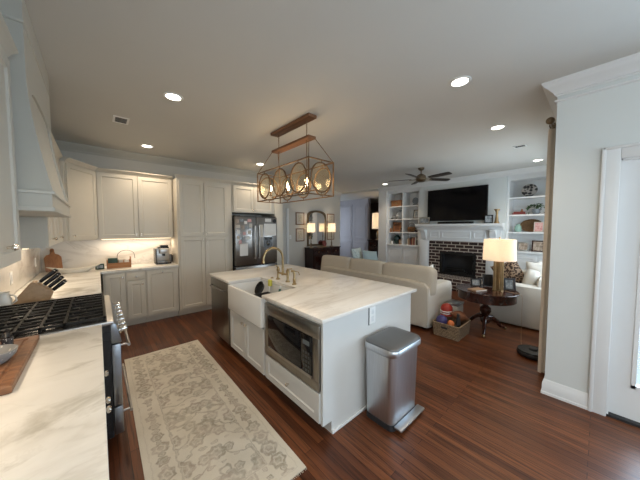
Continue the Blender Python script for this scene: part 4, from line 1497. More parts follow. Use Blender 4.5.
def vent(x, y, lb, w=.15, l=.22):
    t = thing('ceiling_vent', lb, 'vent', (x, y, H))
    part('frame', MB().box(x - w / 2, x + w / 2, y - l / 2, y - l / 2 + .02, H - .008, H - .0005).box(x - w / 2, x + w / 2, y + l / 2 - .02, y + l / 2, H - .008, H - .0005)
         .box(x - w / 2, x - w / 2 + .02, y - l / 2 + .02, y + l / 2 - .02, H - .008, H - .0005).box(x + w / 2 - .02, x + w / 2, y - l / 2 + .02, y + l / 2 - .02, H - .008, H - .0005), 'white', t)
    part('duct', MB().box(x - w / 2 + .02, x + w / 2 - .02, y - l / 2 + .02, y + l / 2 - .02, H - .003, H - .0005), 'blackm', t)
    mb = MB()
    for k in range(4):
        yy = y - l / 2 + .04 + k * (l - .07) / 4
        mb.box(x - w / 2 + .02, x + w / 2 - .02, yy - .003, yy + .001, H - .007, H - .003)
    part('louvre', mb, 'steel', t)


vent(.255, 3.85, 'small white ceiling vent above the range aisle')
vent(5.01, .895, 'small white ceiling vent above the living area near the curtain', .13, .16)

# chandelier
HX, HYc = 1.86, 2.62
t = thing('chandelier', 'linear cage chandelier with oval glass panes and lit candle bulbs over the island', 'chandelier', (HX, HYc, H))
part('canopy', MB().box(HX - .06, HX + .06, HYc - .41, HYc + .41, H - .035, H - .0005, .004), 'plankwood', t)
part('beam', MB().box(HX - .055, HX + .055, HYc - .40, HYc + .40, 2.575, 2.605, .003), 'plankwood', t)
chx0, chx1, chy0, chy1, chz0, chz1 = 1.68, 2.045, 2.065, 3.18, 1.92, 2.30
part('frame', MB().box(chx0 - .006, chx1 + .006, chy0 - .006, chy0 + .006, chz0 - .006, chz0 + .006).box(chx0 - .006, chx1 + .006, chy1 - .006, chy1 + .006, chz0 - .006, chz0 + .006)
     .box(chx0 - .006, chx0 + .006, chy0 + .006, chy1 - .006, chz0 - .006, chz0 + .006).box(chx1 - .006, chx1 + .006, chy0 + .006, chy1 - .006, chz0 - .006, chz0 + .006)
     .box(chx0 - .006, chx1 + .006, chy0 - .006, chy0 + .006, chz1 - .006, chz1 + .006).box(chx0 - .006, chx1 + .006, chy1 - .006, chy1 + .006, chz1 - .006, chz1 + .006)
     .box(chx0 - .006, chx0 + .006, chy0 + .006, chy1 - .006, chz1 - .006, chz1 + .006).box(chx1 - .006, chx1 + .006, chy0 + .006, chy1 - .006, chz1 - .006, chz1 + .006)
     .box(chx0 - .006, chx0 + .006, chy0 - .006, chy0 + .006, chz0, chz1).box(chx1 - .006, chx1 + .006, chy0 - .006, chy0 + .006, chz0, chz1)
     .box(chx0 - .006, chx0 + .006, chy1 - .006, chy1 + .006, chz0, chz1).box(chx1 - .006, chx1 + .006, chy1 - .006, chy1 + .006, chz0, chz1), 'rust', t)
for s in (-1, 1):
    y = HYc + s * .30
    mb = MB()
    for k in range(9):                            # chain links between canopy and beam
        zc = H - .055 - k * .0225
        pts = [((HX + (.006 * cos(a) if k % 2 else 0)), y + (0 if k % 2 else .006 * cos(a)), zc + .0145 * sin(a)) for a in [2 * pi * q / 8 for q in range(8)]]
        mb.tube(pts, .0022, 5, True)
    part('chain', mb, 'rust', t)
    part('stem', MB().tube([(HX, y, 2.58), (HX, y, 1.995)], .005, 8), 'rust', t)
    for sx_ in (-1, 1):
        cx = chx0 if sx_ < 0 else chx1
        cy = chy0 if s < 0 else chy1
        part('hanger_rod', MB().tube([(HX + sx_ * .04, HYc + s * .39, 2.59), (cx, cy, chz1)], .004, 6), 'rust', t)


def oval(cx, cy, axis):
    """ring with seeded glass in a side of the cage"""
    zc, rz, rw = (chz0 + chz1) / 2, .160, .146
    pts = []
    for k in range(32):
        a = 2 * pi * k / 32
        pts.append((cx, cy + rw * cos(a), zc + rz * sin(a)) if axis == 'x' else (cx + rw * cos(a), cy, zc + rz * sin(a)))
    ring_ = MB().tube(pts, .0085, 6, True)
    for s in (-1, 1):
        ring_.tube([(cx, cy, zc + s * rz), (cx, cy, zc + s * .187)], .005, 6)
    o = part('oval_ring', ring_, 'rust', t)
    ep = [((rw - .004) * cos(2 * pi * k / 32), (rz - .004) * sin(2 * pi * k / 32)) for k in range(32)]
    if axis == 'x':
        part('glass_pane', MB().prism([(cy + a, zc + b) for a, b in ep], cx - .0015, cx + .0015, 'x'), 'seeded', o)
    else:
        part('glass_pane', MB().prism([(cx + a, zc + b) for a, b in ep], cy - .0015, cy + .0015, 'y'), 'seeded', o)


for cx in (chx0, chx1):
    for k in range(3):
        oval(cx, chy0 + (chy1 - chy0) * (k + .5) / 3, 'x')
for cy in (chy0, chy1):
    oval(HX, cy, 'y')
part('arm_bar', MB().tube([(HX, chy0 + .1, 1.985), (HX, chy1 - .1, 1.985)], .007, 8), 'rust', t)
for k in range(5):
    y = chy0 + .17 + k * .194
    for s in ((-1,) if k % 2 == 0 else (1,)):
        x = HX + s * .075
        mb = MB()
        if s:
            mb.tube([(HX, y, 1.985), (HX + s * .04, y, 1.965), (x, y, 1.975), (x, y, 1.995)], .005, 6)
        mb.lathe([(.006, 0), (.02, .004), (.022, .010), (.010, .012), (.010, .065), (0, .066)], (x, y, 1.99), 'z', 14)
        cd = part('candle_arm', mb, 'rust', t)
        part('bulb', MB().lathe([(.008, 0), (.018, .02), (.018, .036), (.009, .064), (0, .078)], (x, y, 2.056), 'z', 12), 'bulb', cd)
for y in (2.3, 2.62, 2.94):
    point('chandelier_glow', (HX, y, 2.12), 1.8, (1, .70, .38), .06)

# ceiling fan
t = thing('ceiling_fan', 'bronze ceiling fan with five dark wood blades over the living area', 'ceiling fan', (5.25, 2.62, H))
fc = (5.25, 2.62, H)
part('mount', MB().lathe([(.0, -.0005), (.065, -.0005), (.062, -.03), (.035, -.055), (.014, -.06), (.014, -.13), (.0, -.13)], fc, 'z', 24), 'bronze', t)
part('motor', MB().lathe([(.0, -.125), (.03, -.125), (.055, -.14), (.095, -.17), (.105, -.20), (.105, -.26), (.085, -.285), (.06, -.30), (0, -.305)], fc, 'z', 28), 'bronze', t)
for k in range(5):
    a = radians(-103 + 72 * k)
    mf = T(fc[0], fc[1], H - .245) @ RZ(a)
    part('blade_iron', MB(mf).box(.09, .24, -.02, .02, -.006, .004, .002), 'bronze', t)
    mb = MB(mf @ T(.2, 0, .008) @ RX(radians(-12)))
    mb.prism([(0, -.05), (.12, -.062), (.42, -.07), (.47, -.06), (.49, -.03), (.49, .03), (.47, .06), (.42, .07), (.12, .062), (0, .05)], 0, .008, 'z', .002)
    part('blade', mb, 'blade', t)

# ---------------------------------------------------------------- sofa with its back to the island
t = thing('sofa', 'long beige sofa with its back toward the kitchen island', 'sofa', (4.08, 2.85, 0))
s0, s1 = 1.66, 4.05
part('base', MB().box(3.62, 4.50, s0 + .02, s1 - .02, .06, .30, .02), 'sofa', t)
part('back_frame', MB().soft(3.60, 3.80, s0 + .01, s1 - .01, .04, .735, 12), 'sofa', t)
for k, (a, b) in enumerate(((s0, s0 + .21), (s1 - .21, s1))):
    part('arm', MB().soft(3.62, 4.55, a, b, .02, .665, 9), 'sofa_w' if k == 0 else 'sofa', t, 'sloping padded arm')
for k in range(3):
    a = s0 + .21 + k * (s1 - s0 - .42) / 3
    part('seat_cushion', MB().soft(3.80, 4.54, a, a + (s1 - s0 - .42) / 3, .29, .49, 6), 'sofa', t)
for a, b in ((1.655, 2.535), (2.54, 3.295), (3.30, 4.13)):
    mb = MB(T(3.80, (a + b) / 2, .71) @ RY(radians(7)))
    mb.soft(-.12, .13, -(b - a) / 2 - .006, (b - a) / 2 + .006, -.24, .245, 7, 12)
    part('back_cushion', mb, 'sofa', t)
for x in (3.68, 4.44):
    for y in (s0 + .08, s1 - .08):
        part('foot', MB().lathe([(.02, 0), (.03, .06), (0, .061)], (x, y, 0), 'z', 10), 'mahogany', t)
single('white_cushion', MB(T(4.21, 1.985, .70) @ RZ(radians(4)) @ RX(radians(10))).pillow(.50, .42, .14), 'cream', 'white cushion propped inside the near arm of the beige sofa', 'cushion')

# armchair in front of the cubbies with two blue pillows
t = thing('armchair', 'pale upholstered armchair beyond the beige sofa holding blue pillows', 'armchair', (5.55, 4.28, 0))
part('base', MB().box(5.2, 5.95, 3.86, 4.72, .06, .42, .03), 'sofa', t)
part('back', MB().soft(5.2, 5.95, 4.60, 4.78, .2, .66, 9), 'sofa', t)
part('arm', MB().soft(5.16, 5.30, 3.86, 4.72, .05, .60, 8), 'sofa', t)
part('arm', MB().soft(5.86, 6.0, 3.86, 4.72, .05, .60, 8), 'sofa', t)
part('seat_cushion', MB().soft(5.3, 5.86, 3.84, 4.6, .38, .54, 6), 'sofa', t)
single('throw_pillow', MB(T(5.38, 4.47, .755) @ RZ(radians(14)) @ RX(radians(-12))).pillow(.58, .48, .16), 'blueprint', 'patterned pale blue pillow on the armchair beyond the sofa', 'pillow')
single('throw_pillow', MB(T(5.62, 4.20, .725) @ RZ(radians(-8)) @ RX(radians(-24)) @ RY(radians(8))).pillow(.54, .42, .16), 'blue', 'plain pale blue pillow in front of the patterned one on the armchair', 'pillow')

# sofa along the curtain wall
t = thing('sofa', 'white slipcovered sofa along the curtain wall behind the round table', 'sofa', (5.8, .88, 0))
part('base', MB().box(4.90, 6.75, .50, 1.32, .05, .36, .02), 'sofa_w', t)
part('arm', MB().soft(4.86, 5.09, .44, 1.34, .015, .665, 11), 'sofa_w', t)
part('arm', MB().soft(6.58, 6.80, .44, 1.34, .015, .665, 11), 'sofa_w', t)
part('back', MB().soft(4.9, 6.77, .42, .62, .05, .80, 11), 'sofa_w', t)
for a in (5.09, 5.835):
    part('seat_cushion', MB().soft(a, a + .745, .62, 1.33, .34, .50, 6), 'sofa_w', t)
    part('back_cushion', MB(T(a + .37, .72, .70) @ RX(radians(12))).soft(-.37, .37, -.11, .11, -.2, .22, 4), 'sofa_w', t)
single('throw_pillow', MB(T(5.26, 1.02, .765) @ RZ(radians(82)) @ RY(radians(26)) @ RX(radians(-12))).pillow(.42, .42, .16), 'leopard', 'dark spotted pillow leaning on the white sofa arm behind the lamp', 'pillow')
single('throw_pillow', MB(T(5.27, .63, .765) @ RZ(radians(92)) @ RX(radians(-12))).pillow(.34, .50, .2), 'cream', 'plump cream pillow on the white sofa beside the curtain', 'pillow')

# ---------------------------------------------------------------- round table, lamp, frames
TC = Vector((4.36, 1.12, 0))
t = thing('drum_table', 'round dark mahogany drum table on a carved pedestal', 'table', TC)
part('top', MB().lathe([(0, .602), (.375, .602), (.40, .61), (.402, .620), (.395, .627), (0, .628)], TC, 'z', 48), 'mahogany', t)
part('apron', MB().lathe([(.0, .485), (.365, .485), (.372, .49), (.372, .602), (0, .603)], TC, 'z', 48), 'mahogany', t)
part('pedestal', MB().lathe([(.0, .12), (.05, .12), (.065, .15), (.06, .19), (.035, .21), (.05, .25), (.075, .30), (.07, .35), (.035, .385), (.03, .42), (.05, .45), (.09, .485), (0, .486)], TC, 'z', 24), 'mahogany', t)
for a in (192, 322, 72):
    ca_, sa_ = cos(radians(a)), sin(radians(a))
    def P(r, z):
        return (TC.x + ca_ * r, TC.y + sa_ * r, z)
    lg = part('leg', MB().tube([P(.03, .20), P(.10, .20), P(.18, .14), (P(.25, .055)), P(.31, .034)], [.034, .032, .026, .022, .018], 10), 'mahogany', t)
    part('toe_cap', MB().ball(P(.325, .022), .022, 10, 8), 'brass', lg)
# lamp
LC = Vector((4.42, .985, .628))
t = thing('table_lamp', 'lit table lamp with gold fluted column on the round mahogany table', 'lamp', LC)
mb = MB()
prof = []
n = 40
loops = []
for z in (.012, .43):
    loops.append(([(LC.x + (.060 + .004 * (1 if k % 2 else -1)) * cos(2 * pi * k / n), LC.y + (.060 + .004 * (1 if k % 2 else -1)) * sin(2 * pi * k / n)) for k in range(n)], LC.z + z))
loft(mb, loops)
part('column', mb, 'gold', t)
part('base', MB().lathe([(0, 0), (.07, 0), (.07, .012), (0, .013)], LC, 'z', 32), 'gold', t)
part('neck', MB().lathe([(0, .43), (.02, .43), (.012, .45), (.010, .50), (0, .501)], LC, 'z', 14), 'brass', t)
part('shade', MB().lathe([(.205, .452), (.195, .757), (.192, .757), (.202, .452)], LC, 'z', 40), 'shade', t)
part('bulb', MB().ball(LC + Vector((0, 0, .565)), .035, 14, 10, 1.2), emit('lit_lamp_bulb', (1, .80, .55), 6), t)
part('finial', MB().lathe([(0, .50), (.004, .50), (.004, .765), (.012, .775), (.008, .79), (0, .795)], LC, 'z', 12), 'brass', t)
part('harp', MB().tube([(LC.x, LC.y - .19, LC.z + .752), (LC.x, LC.y + .19, LC.z + .752)], .003, 6), 'brass', t)
point('lamp_glow', LC + Vector((0, 0, .635)), 3.2, (1, .80, .56), .05)
# cord
pts = [(4.42, .90, .6315), (4.36, .74, .633), (4.30, .685, .63), (4.29, .675, .53), (4.26, .67, .25), (4.22, .66, .05), (4.14, .64, .008), (4.03, .60, .006)]


def smooth(P, m=6):
    P = [Vector(p) for p in P]
    out = []
    for i in range(len(P) - 1):
        a, b, c, d = P[max(i - 1, 0)], P[i], P[i + 1], P[min(i + 2, len(P) - 1)]
        for k in range(m):
            u = k / m
            out.append(.5 * ((2 * b) + (c - a) * u + (2 * a - 5 * b + 4 * c - d) * u * u + (3 * b - a - 3 * c + d) * u ** 3))
    out.append(P[-1])
    return out


single('power_cord', MB().tube(smooth(pts), .003, 6), 'cord', 'thin tan lamp cord hanging from the round table to the floor', 'cord')


def photo_frame(name, label, c, w, h, rz, tilt, fmat, pmat, fw=.02, group=None, cat='picture frame', mat_w=0):
    """standing or hung frame facing local -y, bottom centre at c"""
    t = thing(name, label, cat, c, rz, group)
    m = frame_m(t) @ RX(radians(-tilt))
    mb = MB(m)
    mb.box(-w / 2, -w / 2 + fw, -.008, .01, 0, h, .002).box(w / 2 - fw, w / 2, -.008, .01, 0, h, .002).box(-w / 2 + fw, w / 2 - fw, -.008, .01, 0, fw, .002).box(-w / 2 + fw, w / 2 - fw, -.008, .01, h - fw, h, .002)
    part('frame', mb, fmat, t)
    if mat_w:
        part('mount', MB(m).box(-w / 2 + fw, w / 2 - fw, -.001, .004, fw, h - fw), 'bookcream', t)
        part('picture', MB(m).box(-w / 2 + fw + mat_w, w / 2 - fw - mat_w, -.003, -.001, fw + mat_w, h - fw - mat_w), pmat, t)
    else:
        part('picture', MB(m).box(-w / 2 + fw, w / 2 - fw, -.002, .004, fw, h - fw), pmat, t)
    if tilt:
        s = h * .62
        part('easel_back', MB(m).prism([(.01, s), (.012, s), (.012 + s * sin(radians(tilt * 2.2)), .01 + s * (1 - cos(radians(tilt * 2.2)))), (.008 + s * sin(radians(tilt * 2.2)), .01 + s * (1 - cos(radians(tilt * 2.2))))], -.02, .02, 'x'), 'blackm', t)
    return t


photo_frame('framed_photo', 'dark photo frame standing on the round table left of the lamp', (4.42, 1.27, .632), .15, .13, radians(-50), 12, 'black', 'photo2')
photo_frame('framed_photo', 'black-backed tall frame on the round table behind the lamp', (4.57, 1.15, .632), .14, .19, radians(-60), 10, 'black', 'dglass')
photo_frame('framed_photo', 'dark grey frame on the round table on the curtain side of the lamp', (4.52, .86, .632), .15, .18, radians(-60), 14, 'bookblk', 'photo2', .025)
t = thing('closed_book', 'pale closed book lying on the round table in front of the frames', 'book', (4.20, 1.19, .6285), radians(-25))
part('pages', MB(frame_m(t)).box(-.10, .10, -.07, .07, .003, .016), 'paper', t)
part('cover', MB(frame_m(t)).box(-.104, .104, -.074, .074, .0003, .003).box(-.104, .104, -.074, .074, .016, .019).box(-.107, -.104, -.074, .074, .0003, .019), 'booktan', t)

# ---------------------------------------------------------------- toy basket
KX0, KX1, KY0, KY1 = 3.62, 4.09, 1.225, 1.60
t = thing('toy_basket', 'rectangular woven seagrass basket of balls beside the sofa arm', 'basket', ((KX0 + KX1) / 2, (KY0 + KY1) / 2, 0))
mb = MB()
loft(mb, [(rrect(KX0 + .015, KX1 - .015, KY0 + .015, KY1 - .015, .03), .0), (rrect(KX0, KX1, KY0, KY1, .03), .185), (rrect(KX0 + .015, KX1 - .015, KY0 + .015, KY1 - .015, .025), .185), (rrect(KX0 + .025, KX1 - .025, KY0 + .025, KY1 - .025, .02), .02)])
part('weave', mb, 'wicker', t)
part('rim', MB().tube([(p[0], p[1], .188) for p in rrect(KX0 + .006, KX1 - .006, KY0 + .006, KY1 - .006, .03, 4)], .012, 8, True), 'wicker', t)
part('grip_hole', MB().box(KX0 - .001, KX0 + .004, 1.385, 1.465, .125, .155, .001), 'blackm', t)
single('purple_ball', MB().ball((3.725, 1.50, .205), .076, 20, 14), 'purple', 'dark purple ball at the sofa end of the toy basket', 'ball')
single('orange_ball', MB().ball((3.70, 1.365, .20), .046, 18, 12), 'orange', 'small orange ball in the middle of the toy basket', 'ball')
t = thing('toy_helmet', 'red toy football helmet on top of the basket pile', 'helmet', (3.84, 1.49, .22))
mb = MB(T(3.93, 1.515, .325))
mb.lathe([(.085 * sin(pi * k / 14), -.085 * cos(pi * k / 14)) for k in range(4, 15)], (0, 0, 0), 'z', 22)
mb.ball((0, 0, -.085), .09, 16, 8, .3)
part('shell', mb, 'red', t)
mb = MB(T(3.93, 1.515, .325))
for dz in (-.02, -.05):
    mb.tube([(-.03, .08, dz), (-.09, .05, dz), (-.11, 0, dz), (-.09, -.05, dz), (-.03, -.08, dz)], .006, 6)
part('face_mask', mb, 'white', t)
mb = MB(T(3.74, 1.255 + .10, .255))
single('football', MB(T(3.93, 1.335, .262) @ RZ(radians(-55)) @ RY(radians(15))).lathe([(.075 * cos(pi * k / 14 - pi / 2) ** 1.1 if 0 < k < 14 else 0, -.135 + .27 * k / 14) for k in range(15)], (0, 0, 0), 'x', 18), 'leather', 'brown leather football lying across the toy basket', 'football')
single('toy_figure', MB().tube([(3.78, 1.29, .14), (3.77, 1.295, .27), (3.765, 1.295, .315)], [.03, .026, .012], 10).ball((3.763, 1.295, .325), .022, 10, 8), 'blackm', 'small black stuffed toy standing between helmet and football', 'toy')
mb.bm.free()
t = thing('storage_box', 'white box standing on the floor behind the toy basket', 'box', (4.3, 1.5, 0))
part('box', MB().box(4.14, 4.40, 1.44, 1.62, 0, .33, .006), 'bookcream', t)
part('lid', MB().box(4.13, 4.41, 1.43, 1.63, .33, .36, .005), 'silverf', t)

# robot vacuum
VC = (3.90, .495, 0)
t = thing('robot_vacuum', 'flat round black robot vacuum on the floor by the curtain', 'robot vacuum', VC)
part('body', MB().lathe([(0, .01), (.135, .01), (.15, .018), (.152, .06), (.145, .075), (0, .078)], VC, 'z', 40), 'black', t)
part('bumper', MB().lathe([(.153, .022), (.155, .026), (.155, .055), (.153, .058)], VC, 'z', 40), 'blackm', t)
part('turret', MB().lathe([(0, .078), (.045, .078), (.043, .09), (0, .091)], (VC[0] + .03, VC[1], 0), 'z', 24), 'blackm', t)
part('wheel', MB().lathe([(0, -.012), (.035, -.012), (.035, .012), (0, .012)], (VC[0], VC[1] + .10, .035), 'y', 16), 'blackm', t)
part('wheel', MB().lathe([(0, -.012), (.035, -.012), (.035, .012), (0, .012)], (VC[0], VC[1] - .10, .035), 'y', 16), 'blackm', t)

# ---------------------------------------------------------------- curtain
t = thing('window_curtain', 'beige linen curtain panel hanging at the end of the door wall', 'curtain', (3.6, .365, 0))
mb = MB()
n = 44
rows = []
for j in range(9):
    z = .02 + 2.54 * j / 8
    w = .27 - .05 * j / 8
    r = []
    for k in range(n + 1):
        u = k / n
        r.append((3.46 + w * u, .365 + .024 * sin(u * 5.5 * 2 * pi + .15 * sin(j)), z))
    rows.append(r)
F = [[mb.v(p) for p in r] for r in rows]
B = [[mb.v((p[0] + .001, p[1] + .006, p[2])) for p in r] for r in rows]
for j in range(8):
    for k in range(n):
        mb.f([F[j][k], F[j][k + 1], F[j + 1][k + 1], F[j + 1][k]])
        mb.f([B[j][k], B[j + 1][k], B[j + 1][k + 1], B[j][k + 1]])
    for k in (0, n):
        mb.f([F[j][k], B[j][k], B[j + 1][k], F[j + 1][k]])
for j in (0, 8):
    for k in range(n):
        mb.f([F[j][k], F[j][k + 1], B[j][k + 1], B[j][k]])
part('panel', mb, 'curtain', t)
mb = MB()
for k in range(7):
    x = 3.475 + k * .033
    mb.tube([(x, .365 + .024 * cos(a), 2.592 + .024 * sin(a)) for a in [2 * pi * q / 12 for q in range(12)]], .003, 5, True)
part('ring_set', mb, 'bronze', t)
t = thing('curtain_rod', 'dark bronze curtain rod with ball finial above the beige curtain', 'curtain rod', (4.9, .365, 2.59))
part('rod', MB().tube([(3.34, .365, 2.592), (6.6, .365, 2.592)], .011, 12), 'bronze', t)
part('finial', MB().ball((3.31, .365, 2.592), .034, 16, 10).lathe([(.018, 0), (.018, .03)], (3.335, .365, 2.592), 'x', 12), 'bronze', t)
for x in (3.44, 6.55):
    part('bracket', MB().tube([(x, .302, 2.58), (x, .365, 2.58)], .007, 8).box(x - .02, x + .02, .3005, .306, 2.54, 2.62), 'bronze', t)

# ---------------------------------------------------------------- fireplace
t = thing('fireplace', 'white mantel fireplace with dark brick surround and black firebox', 'fireplace', (6.9, 2.5, 0))
bk = MB()
bx = FX - .05
bk.box(bx, FX + .19, 1.81, 2.03, .30, 1.20).box(bx, FX + .19, 2.88, 3.19, .30, 1.20).box(bx, FX + .19, 2.03, 2.88, .91, 1.20)
part('brick_surround', bk, 'brick', t)
part('hearth', MB().box(6.52, FX + .19, 1.74, 3.26, 0, .30, .004), 'brick', t)
fb = part('firebox', MB().box(FX + .13, FX + .19, 2.03, 2.88, .30, .91).box(bx + .02, FX + .13, 2.03, 2.07, .30, .91).box(bx + .02, FX + .13, 2.84, 2.88, .30, .91)
          .box(bx + .02, FX + .13, 2.07, 2.84, .87, .91).box(bx + .02, FX + .13, 2.07, 2.84, .30, .33), 'blackm', t)
part('frame', MB().box(bx - .008, bx + .02, 2.02, 2.09, .302, .92).box(bx - .008, bx + .02, 2.82, 2.89, .302, .92).box(bx - .008, bx + .02, 2.09, 2.82, .85, .92).box(bx - .008, bx + .02, 2.09, 2.82, .302, .37), 'black', fb)
mb = MB()
for k in range(4):
    mb.tube([(FX + .04 + .02 * (k % 2), 2.2 + .05 * k, .37 + .035 * k), (FX + .02 + .03 * (k % 2), 2.62 + .04 * k, .36 + .04 * k)], .028, 8)
part('log_set', mb, 'iron', fb)
part('log_grate', MB().box(FX, FX + .1, 2.2, 2.72, .331, .342), 'iron', fb)
mw = MB()
mw.box(FX - .075, FX - .0005, 3.195, 3.47, 0, 1.20).box(FX - .075, FX - .0005, 1.53, 1.805, 0, 1.20)
mw.box(FX - .075, FX - .0005, 1.53, 3.47, 1.205, 1.50)
part('pilaster', MB().box(FX - .09, FX - .075, 3.23, 3.44, .16, 1.18, .004).box(FX - .095, FX - .075, 3.19, 3.475, 0, .15, .004), 'trim', t)
part('pilaster', MB().box(FX - .09, FX - .075, 1.56, 1.77, .16, 1.18, .004).box(FX - .095, FX - .075, 1.525, 1.81, 0, .15, .004), 'trim', t)
part('frieze', mw, 'trim', t)
mm = T(FX - .075, 3.47, 0) @ RZ(-pi / 2)
mb = MB(mm)
for a, b in ((.30, .56), (.62, 1.32), (1.38, 1.64)):
    mb.shaker(a, b, 1.27, 1.46, .014, .03, .009)
part('frieze_panel', mb, 'trim', t)
for y in (3.33, 1.67):
    mb = MB()
    mb.prism([(FX - .076, 1.22), (FX - .10, 1.25), (FX - .12, 1.34), (FX - .16, 1.42), (FX - .20, 1.48), (FX - .20, 1.5), (FX - .076, 1.5)], y - .06, y + .06, 'y', .004)
    part('corbel', mb, 'trim', t)
MP = [(0, 1.50), (.10, 1.50), (.12, 1.52), (.13, 1.545), (.17, 1.575), (.20, 1.585), (.20, 1.60), (.235, 1.605), (.235, 1.655), (0, 1.655)]
mb = MB()
mb.prism([(FX - .0005 - o, z) for o, z in MP], 1.475, 3.535, 'y')
part('mantel_shelf', mb, 'trim', t)

# TV
t = thing('wall_tv', 'large flat black television mounted above the mantel', 'television', (FX - .07, 2.53, 1.74))
part('bezel', MB().box(FX - .085, FX - .035, 1.805, 3.245, 1.735, 2.575, .006), 'black', t)
part('screen', MB().box(FX - .088, FX - .084, 1.82, 3.23, 1.755, 2.56), 'tv', t)
part('mount', MB().box(FX - .04, FX - .0005, 2.3, 2.75, 1.95, 2.35), 'blackm', t)
t = thing('soundbar', 'long low black soundbar on the mantel below the television', 'soundbar', (FX - .12, 2.52, 1.656))
part('body', MB().box(FX - .16, FX - .08, 2.08, 2.93, 1.6565, 1.712, .008), 'blackm', t)
part('grille', MB().box(FX - .162, FX - .158, 2.10, 2.91, 1.662, 1.706), 'iron', t)
photo_frame('framed_photo', 'wide silver patterned frame at the bookcase end of the mantel', (FX - .15, 3.30, 1.659), .30, .19, radians(-90), 8, 'silverf', 'photo2', .035)
photo_frame('framed_photo', 'black photo frame on the mantel next to the candlestick', (FX - .14, 1.76, 1.659), .17, .20, radians(-78), 10, 'black', 'photo2', .022)
t = thing('candle_holder', 'gold flared candle holder at the end of the mantel', 'candle holder', (FX - .14, 1.60, 1.656))
part('holder', MB().lathe([(0, 0), (.055, 0), (.055, .012), (.038, .05), (.024, .20), (.028, .27), (.06, .315), (.06, .325), (.05, .322), (.012, .28), (0, .278)], (FX - .14, 1.60, 1.6565), 'z', 24), 'gold', t)

# ---------------------------------------------------------------- bookcases


def bookcase(name, label, y0, y1, shelves, mids, back_z):
    xf, xb = FX + .06, 7.449
    t = thing(name, label, 'bookcase', ((xf + xb) / 2, (y0 + y1) / 2, 0))
    mb = MB()
    mb.box(xf, xb, y0, y0 + .04, 1.03, 2.66).box(xf, xb, y1 - .04, y1, 1.03, 2.66).box(xf, xb, y0 + .04, y1 - .04, 2.63, 2.66)
    mb.box(xb - .012, xb, y0 + .04, y1 - .04, 1.03, 2.63)
    for m_ in mids:
        mb.box(xf, xb - .012, m_ - .018, m_ + .018, 1.03, 2.63)
    part('case', mb, 'trim', t)
    part('head_board', MB().box(xf - .015, xf + .02, y0, y1, 2.66, H - .001), 'trim', t)
    for z in shelves:
        segs = [y0 + .04] + [q for m_ in mids for q in (m_ - .018, m_ + .018)] + [y1 - .04]
        for a, b in zip(segs[::2], segs[1::2]):
            part('shelf', MB().box(xf + .004, xb - .012, a, b, z - .032, z), 'trim', t)
    part('ledge', MB().box(xf - .05, xb, y0, y1, .985, 1.03, .004), 'trim', t)
    bo = part('base_cupboard', MB().box(xf, xb, y0, y1, .0, .985), 'trim', t)
    mm = T(xf, y1, 0) @ RZ(-pi / 2)
    W = y1 - y0
    for k in range(2):
        a = .03 + k * (W / 2 - .01)
        part('door', MB(mm).shaker(a, a + W / 2 - .05, .14, .93, .018, .06, .008), 'trim', bo)
    return t


BLs = (1.42, 1.83, 2.23)
bookcase('built_in_bookcase', 'white built-in bookcase of eight cubbies between mantel and hall opening', 3.55, 4.62, BLs, (4.09,), 0)
bookcase('built_in_bookcase', 'white open-shelved built-in bookcase between mantel and curtain', .31, 1.455, (1.46, 1.85, 2.24), (), 0)
bxx = 7.17
Z = (1.0305, 1.4205, 1.8305, 2.2305)
# left bookcase objects
t = thing('wooden_box', 'brown wooden box in the top cubby nearest the hall', 'box', (bxx + .02, 4.35, Z[3]))
part('box', MB().box(bxx - .07, bxx + .12, 4.17, 4.52, Z[3], Z[3] + .16, .005), 'pine', t)
part('lid', MB().box(bxx - .075, bxx + .125, 4.165, 4.525, Z[3] + .16, Z[3] + .19, .004), 'cherry', t)
part('clasp', MB().lathe([(.03, 0), (.03, -.008), (0, -.01)], (bxx - .07, 4.34, Z[3] + .09), 'x', 14), 'brass', t)
t = thing('round_clock', 'round grey dial on a stand in the top cubby nearest the mantel', 'clock', (bxx, 3.75, Z[3]))
part('dial', MB().lathe([(.10, 0), (.10, .02), (.085, .022), (0, .022)], (bxx, 3.74, Z[3] + .13), 'x', 28).lathe([(.10, 0), (.085, -.008), (.08, -.003), (0, -.003)], (bxx, 3.74, Z[3] + .13), 'x', 28), 'slate', t)
part('stand', MB().box(bxx - .02, bxx + .05, 3.67, 3.81, Z[3], Z[3] + .035, .004), 'blackm', t)
t = thing('blue_plate', 'grey-blue round plate on a stand in the second cubby by the hall', 'plate', (bxx, 4.25, Z[2]))
part('plate', MB(T(bxx + .02, 4.24, Z[2] + .16) @ RY(radians(14))).lathe([(0, .01), (.06, .01), (.125, -.014), (.127, -.010), (.065, .018), (0, .018)], (0, 0, 0), 'x', 30), 'slate', t)
part('stand', MB().box(bxx - .05, bxx + .08, 4.18, 4.30, Z[2], Z[2] + .035, .003), 'blackm', t)
single('shelf_box', MB().box(bxx - .04, bxx + .06, 4.36, 4.53, Z[2], Z[2] + .03, .003), 'blackm', 'flat black box beside the grey-blue plate', 'box')
photo_frame('framed_photo', 'black frame with white mat in the second cubby near the mantel', (bxx, 3.70, Z[2] + .004), .20, .26, radians(-90), 9, 'black', 'photo2', .022, mat_w=.02)
photo_frame('framed_photo', 'thick brown square frame in the third cubby by the hall', (bxx, 4.35, Z[1] + .004), .30, .31, radians(-90), 8, 'cherry', 'leather', .06)
single('carved_figure', MB().lathe([(.03, 0), (.028, .06), (.018, .085), (.024, .11), (0, .135)], (bxx - .04, 4.535, Z[1]), 'z', 14), 'pine', 'small tan carved figure left of the thick brown frame', 'ornament')
single('carved_figure', MB().lathe([(.035, 0), (.03, .05), (.015, .08), (.025, .115), (0, .14)], (bxx - .05, 4.165, Z[1]), 'z', 14), 'mahogany', 'small dark carved figure right of the thick brown frame', 'ornament')
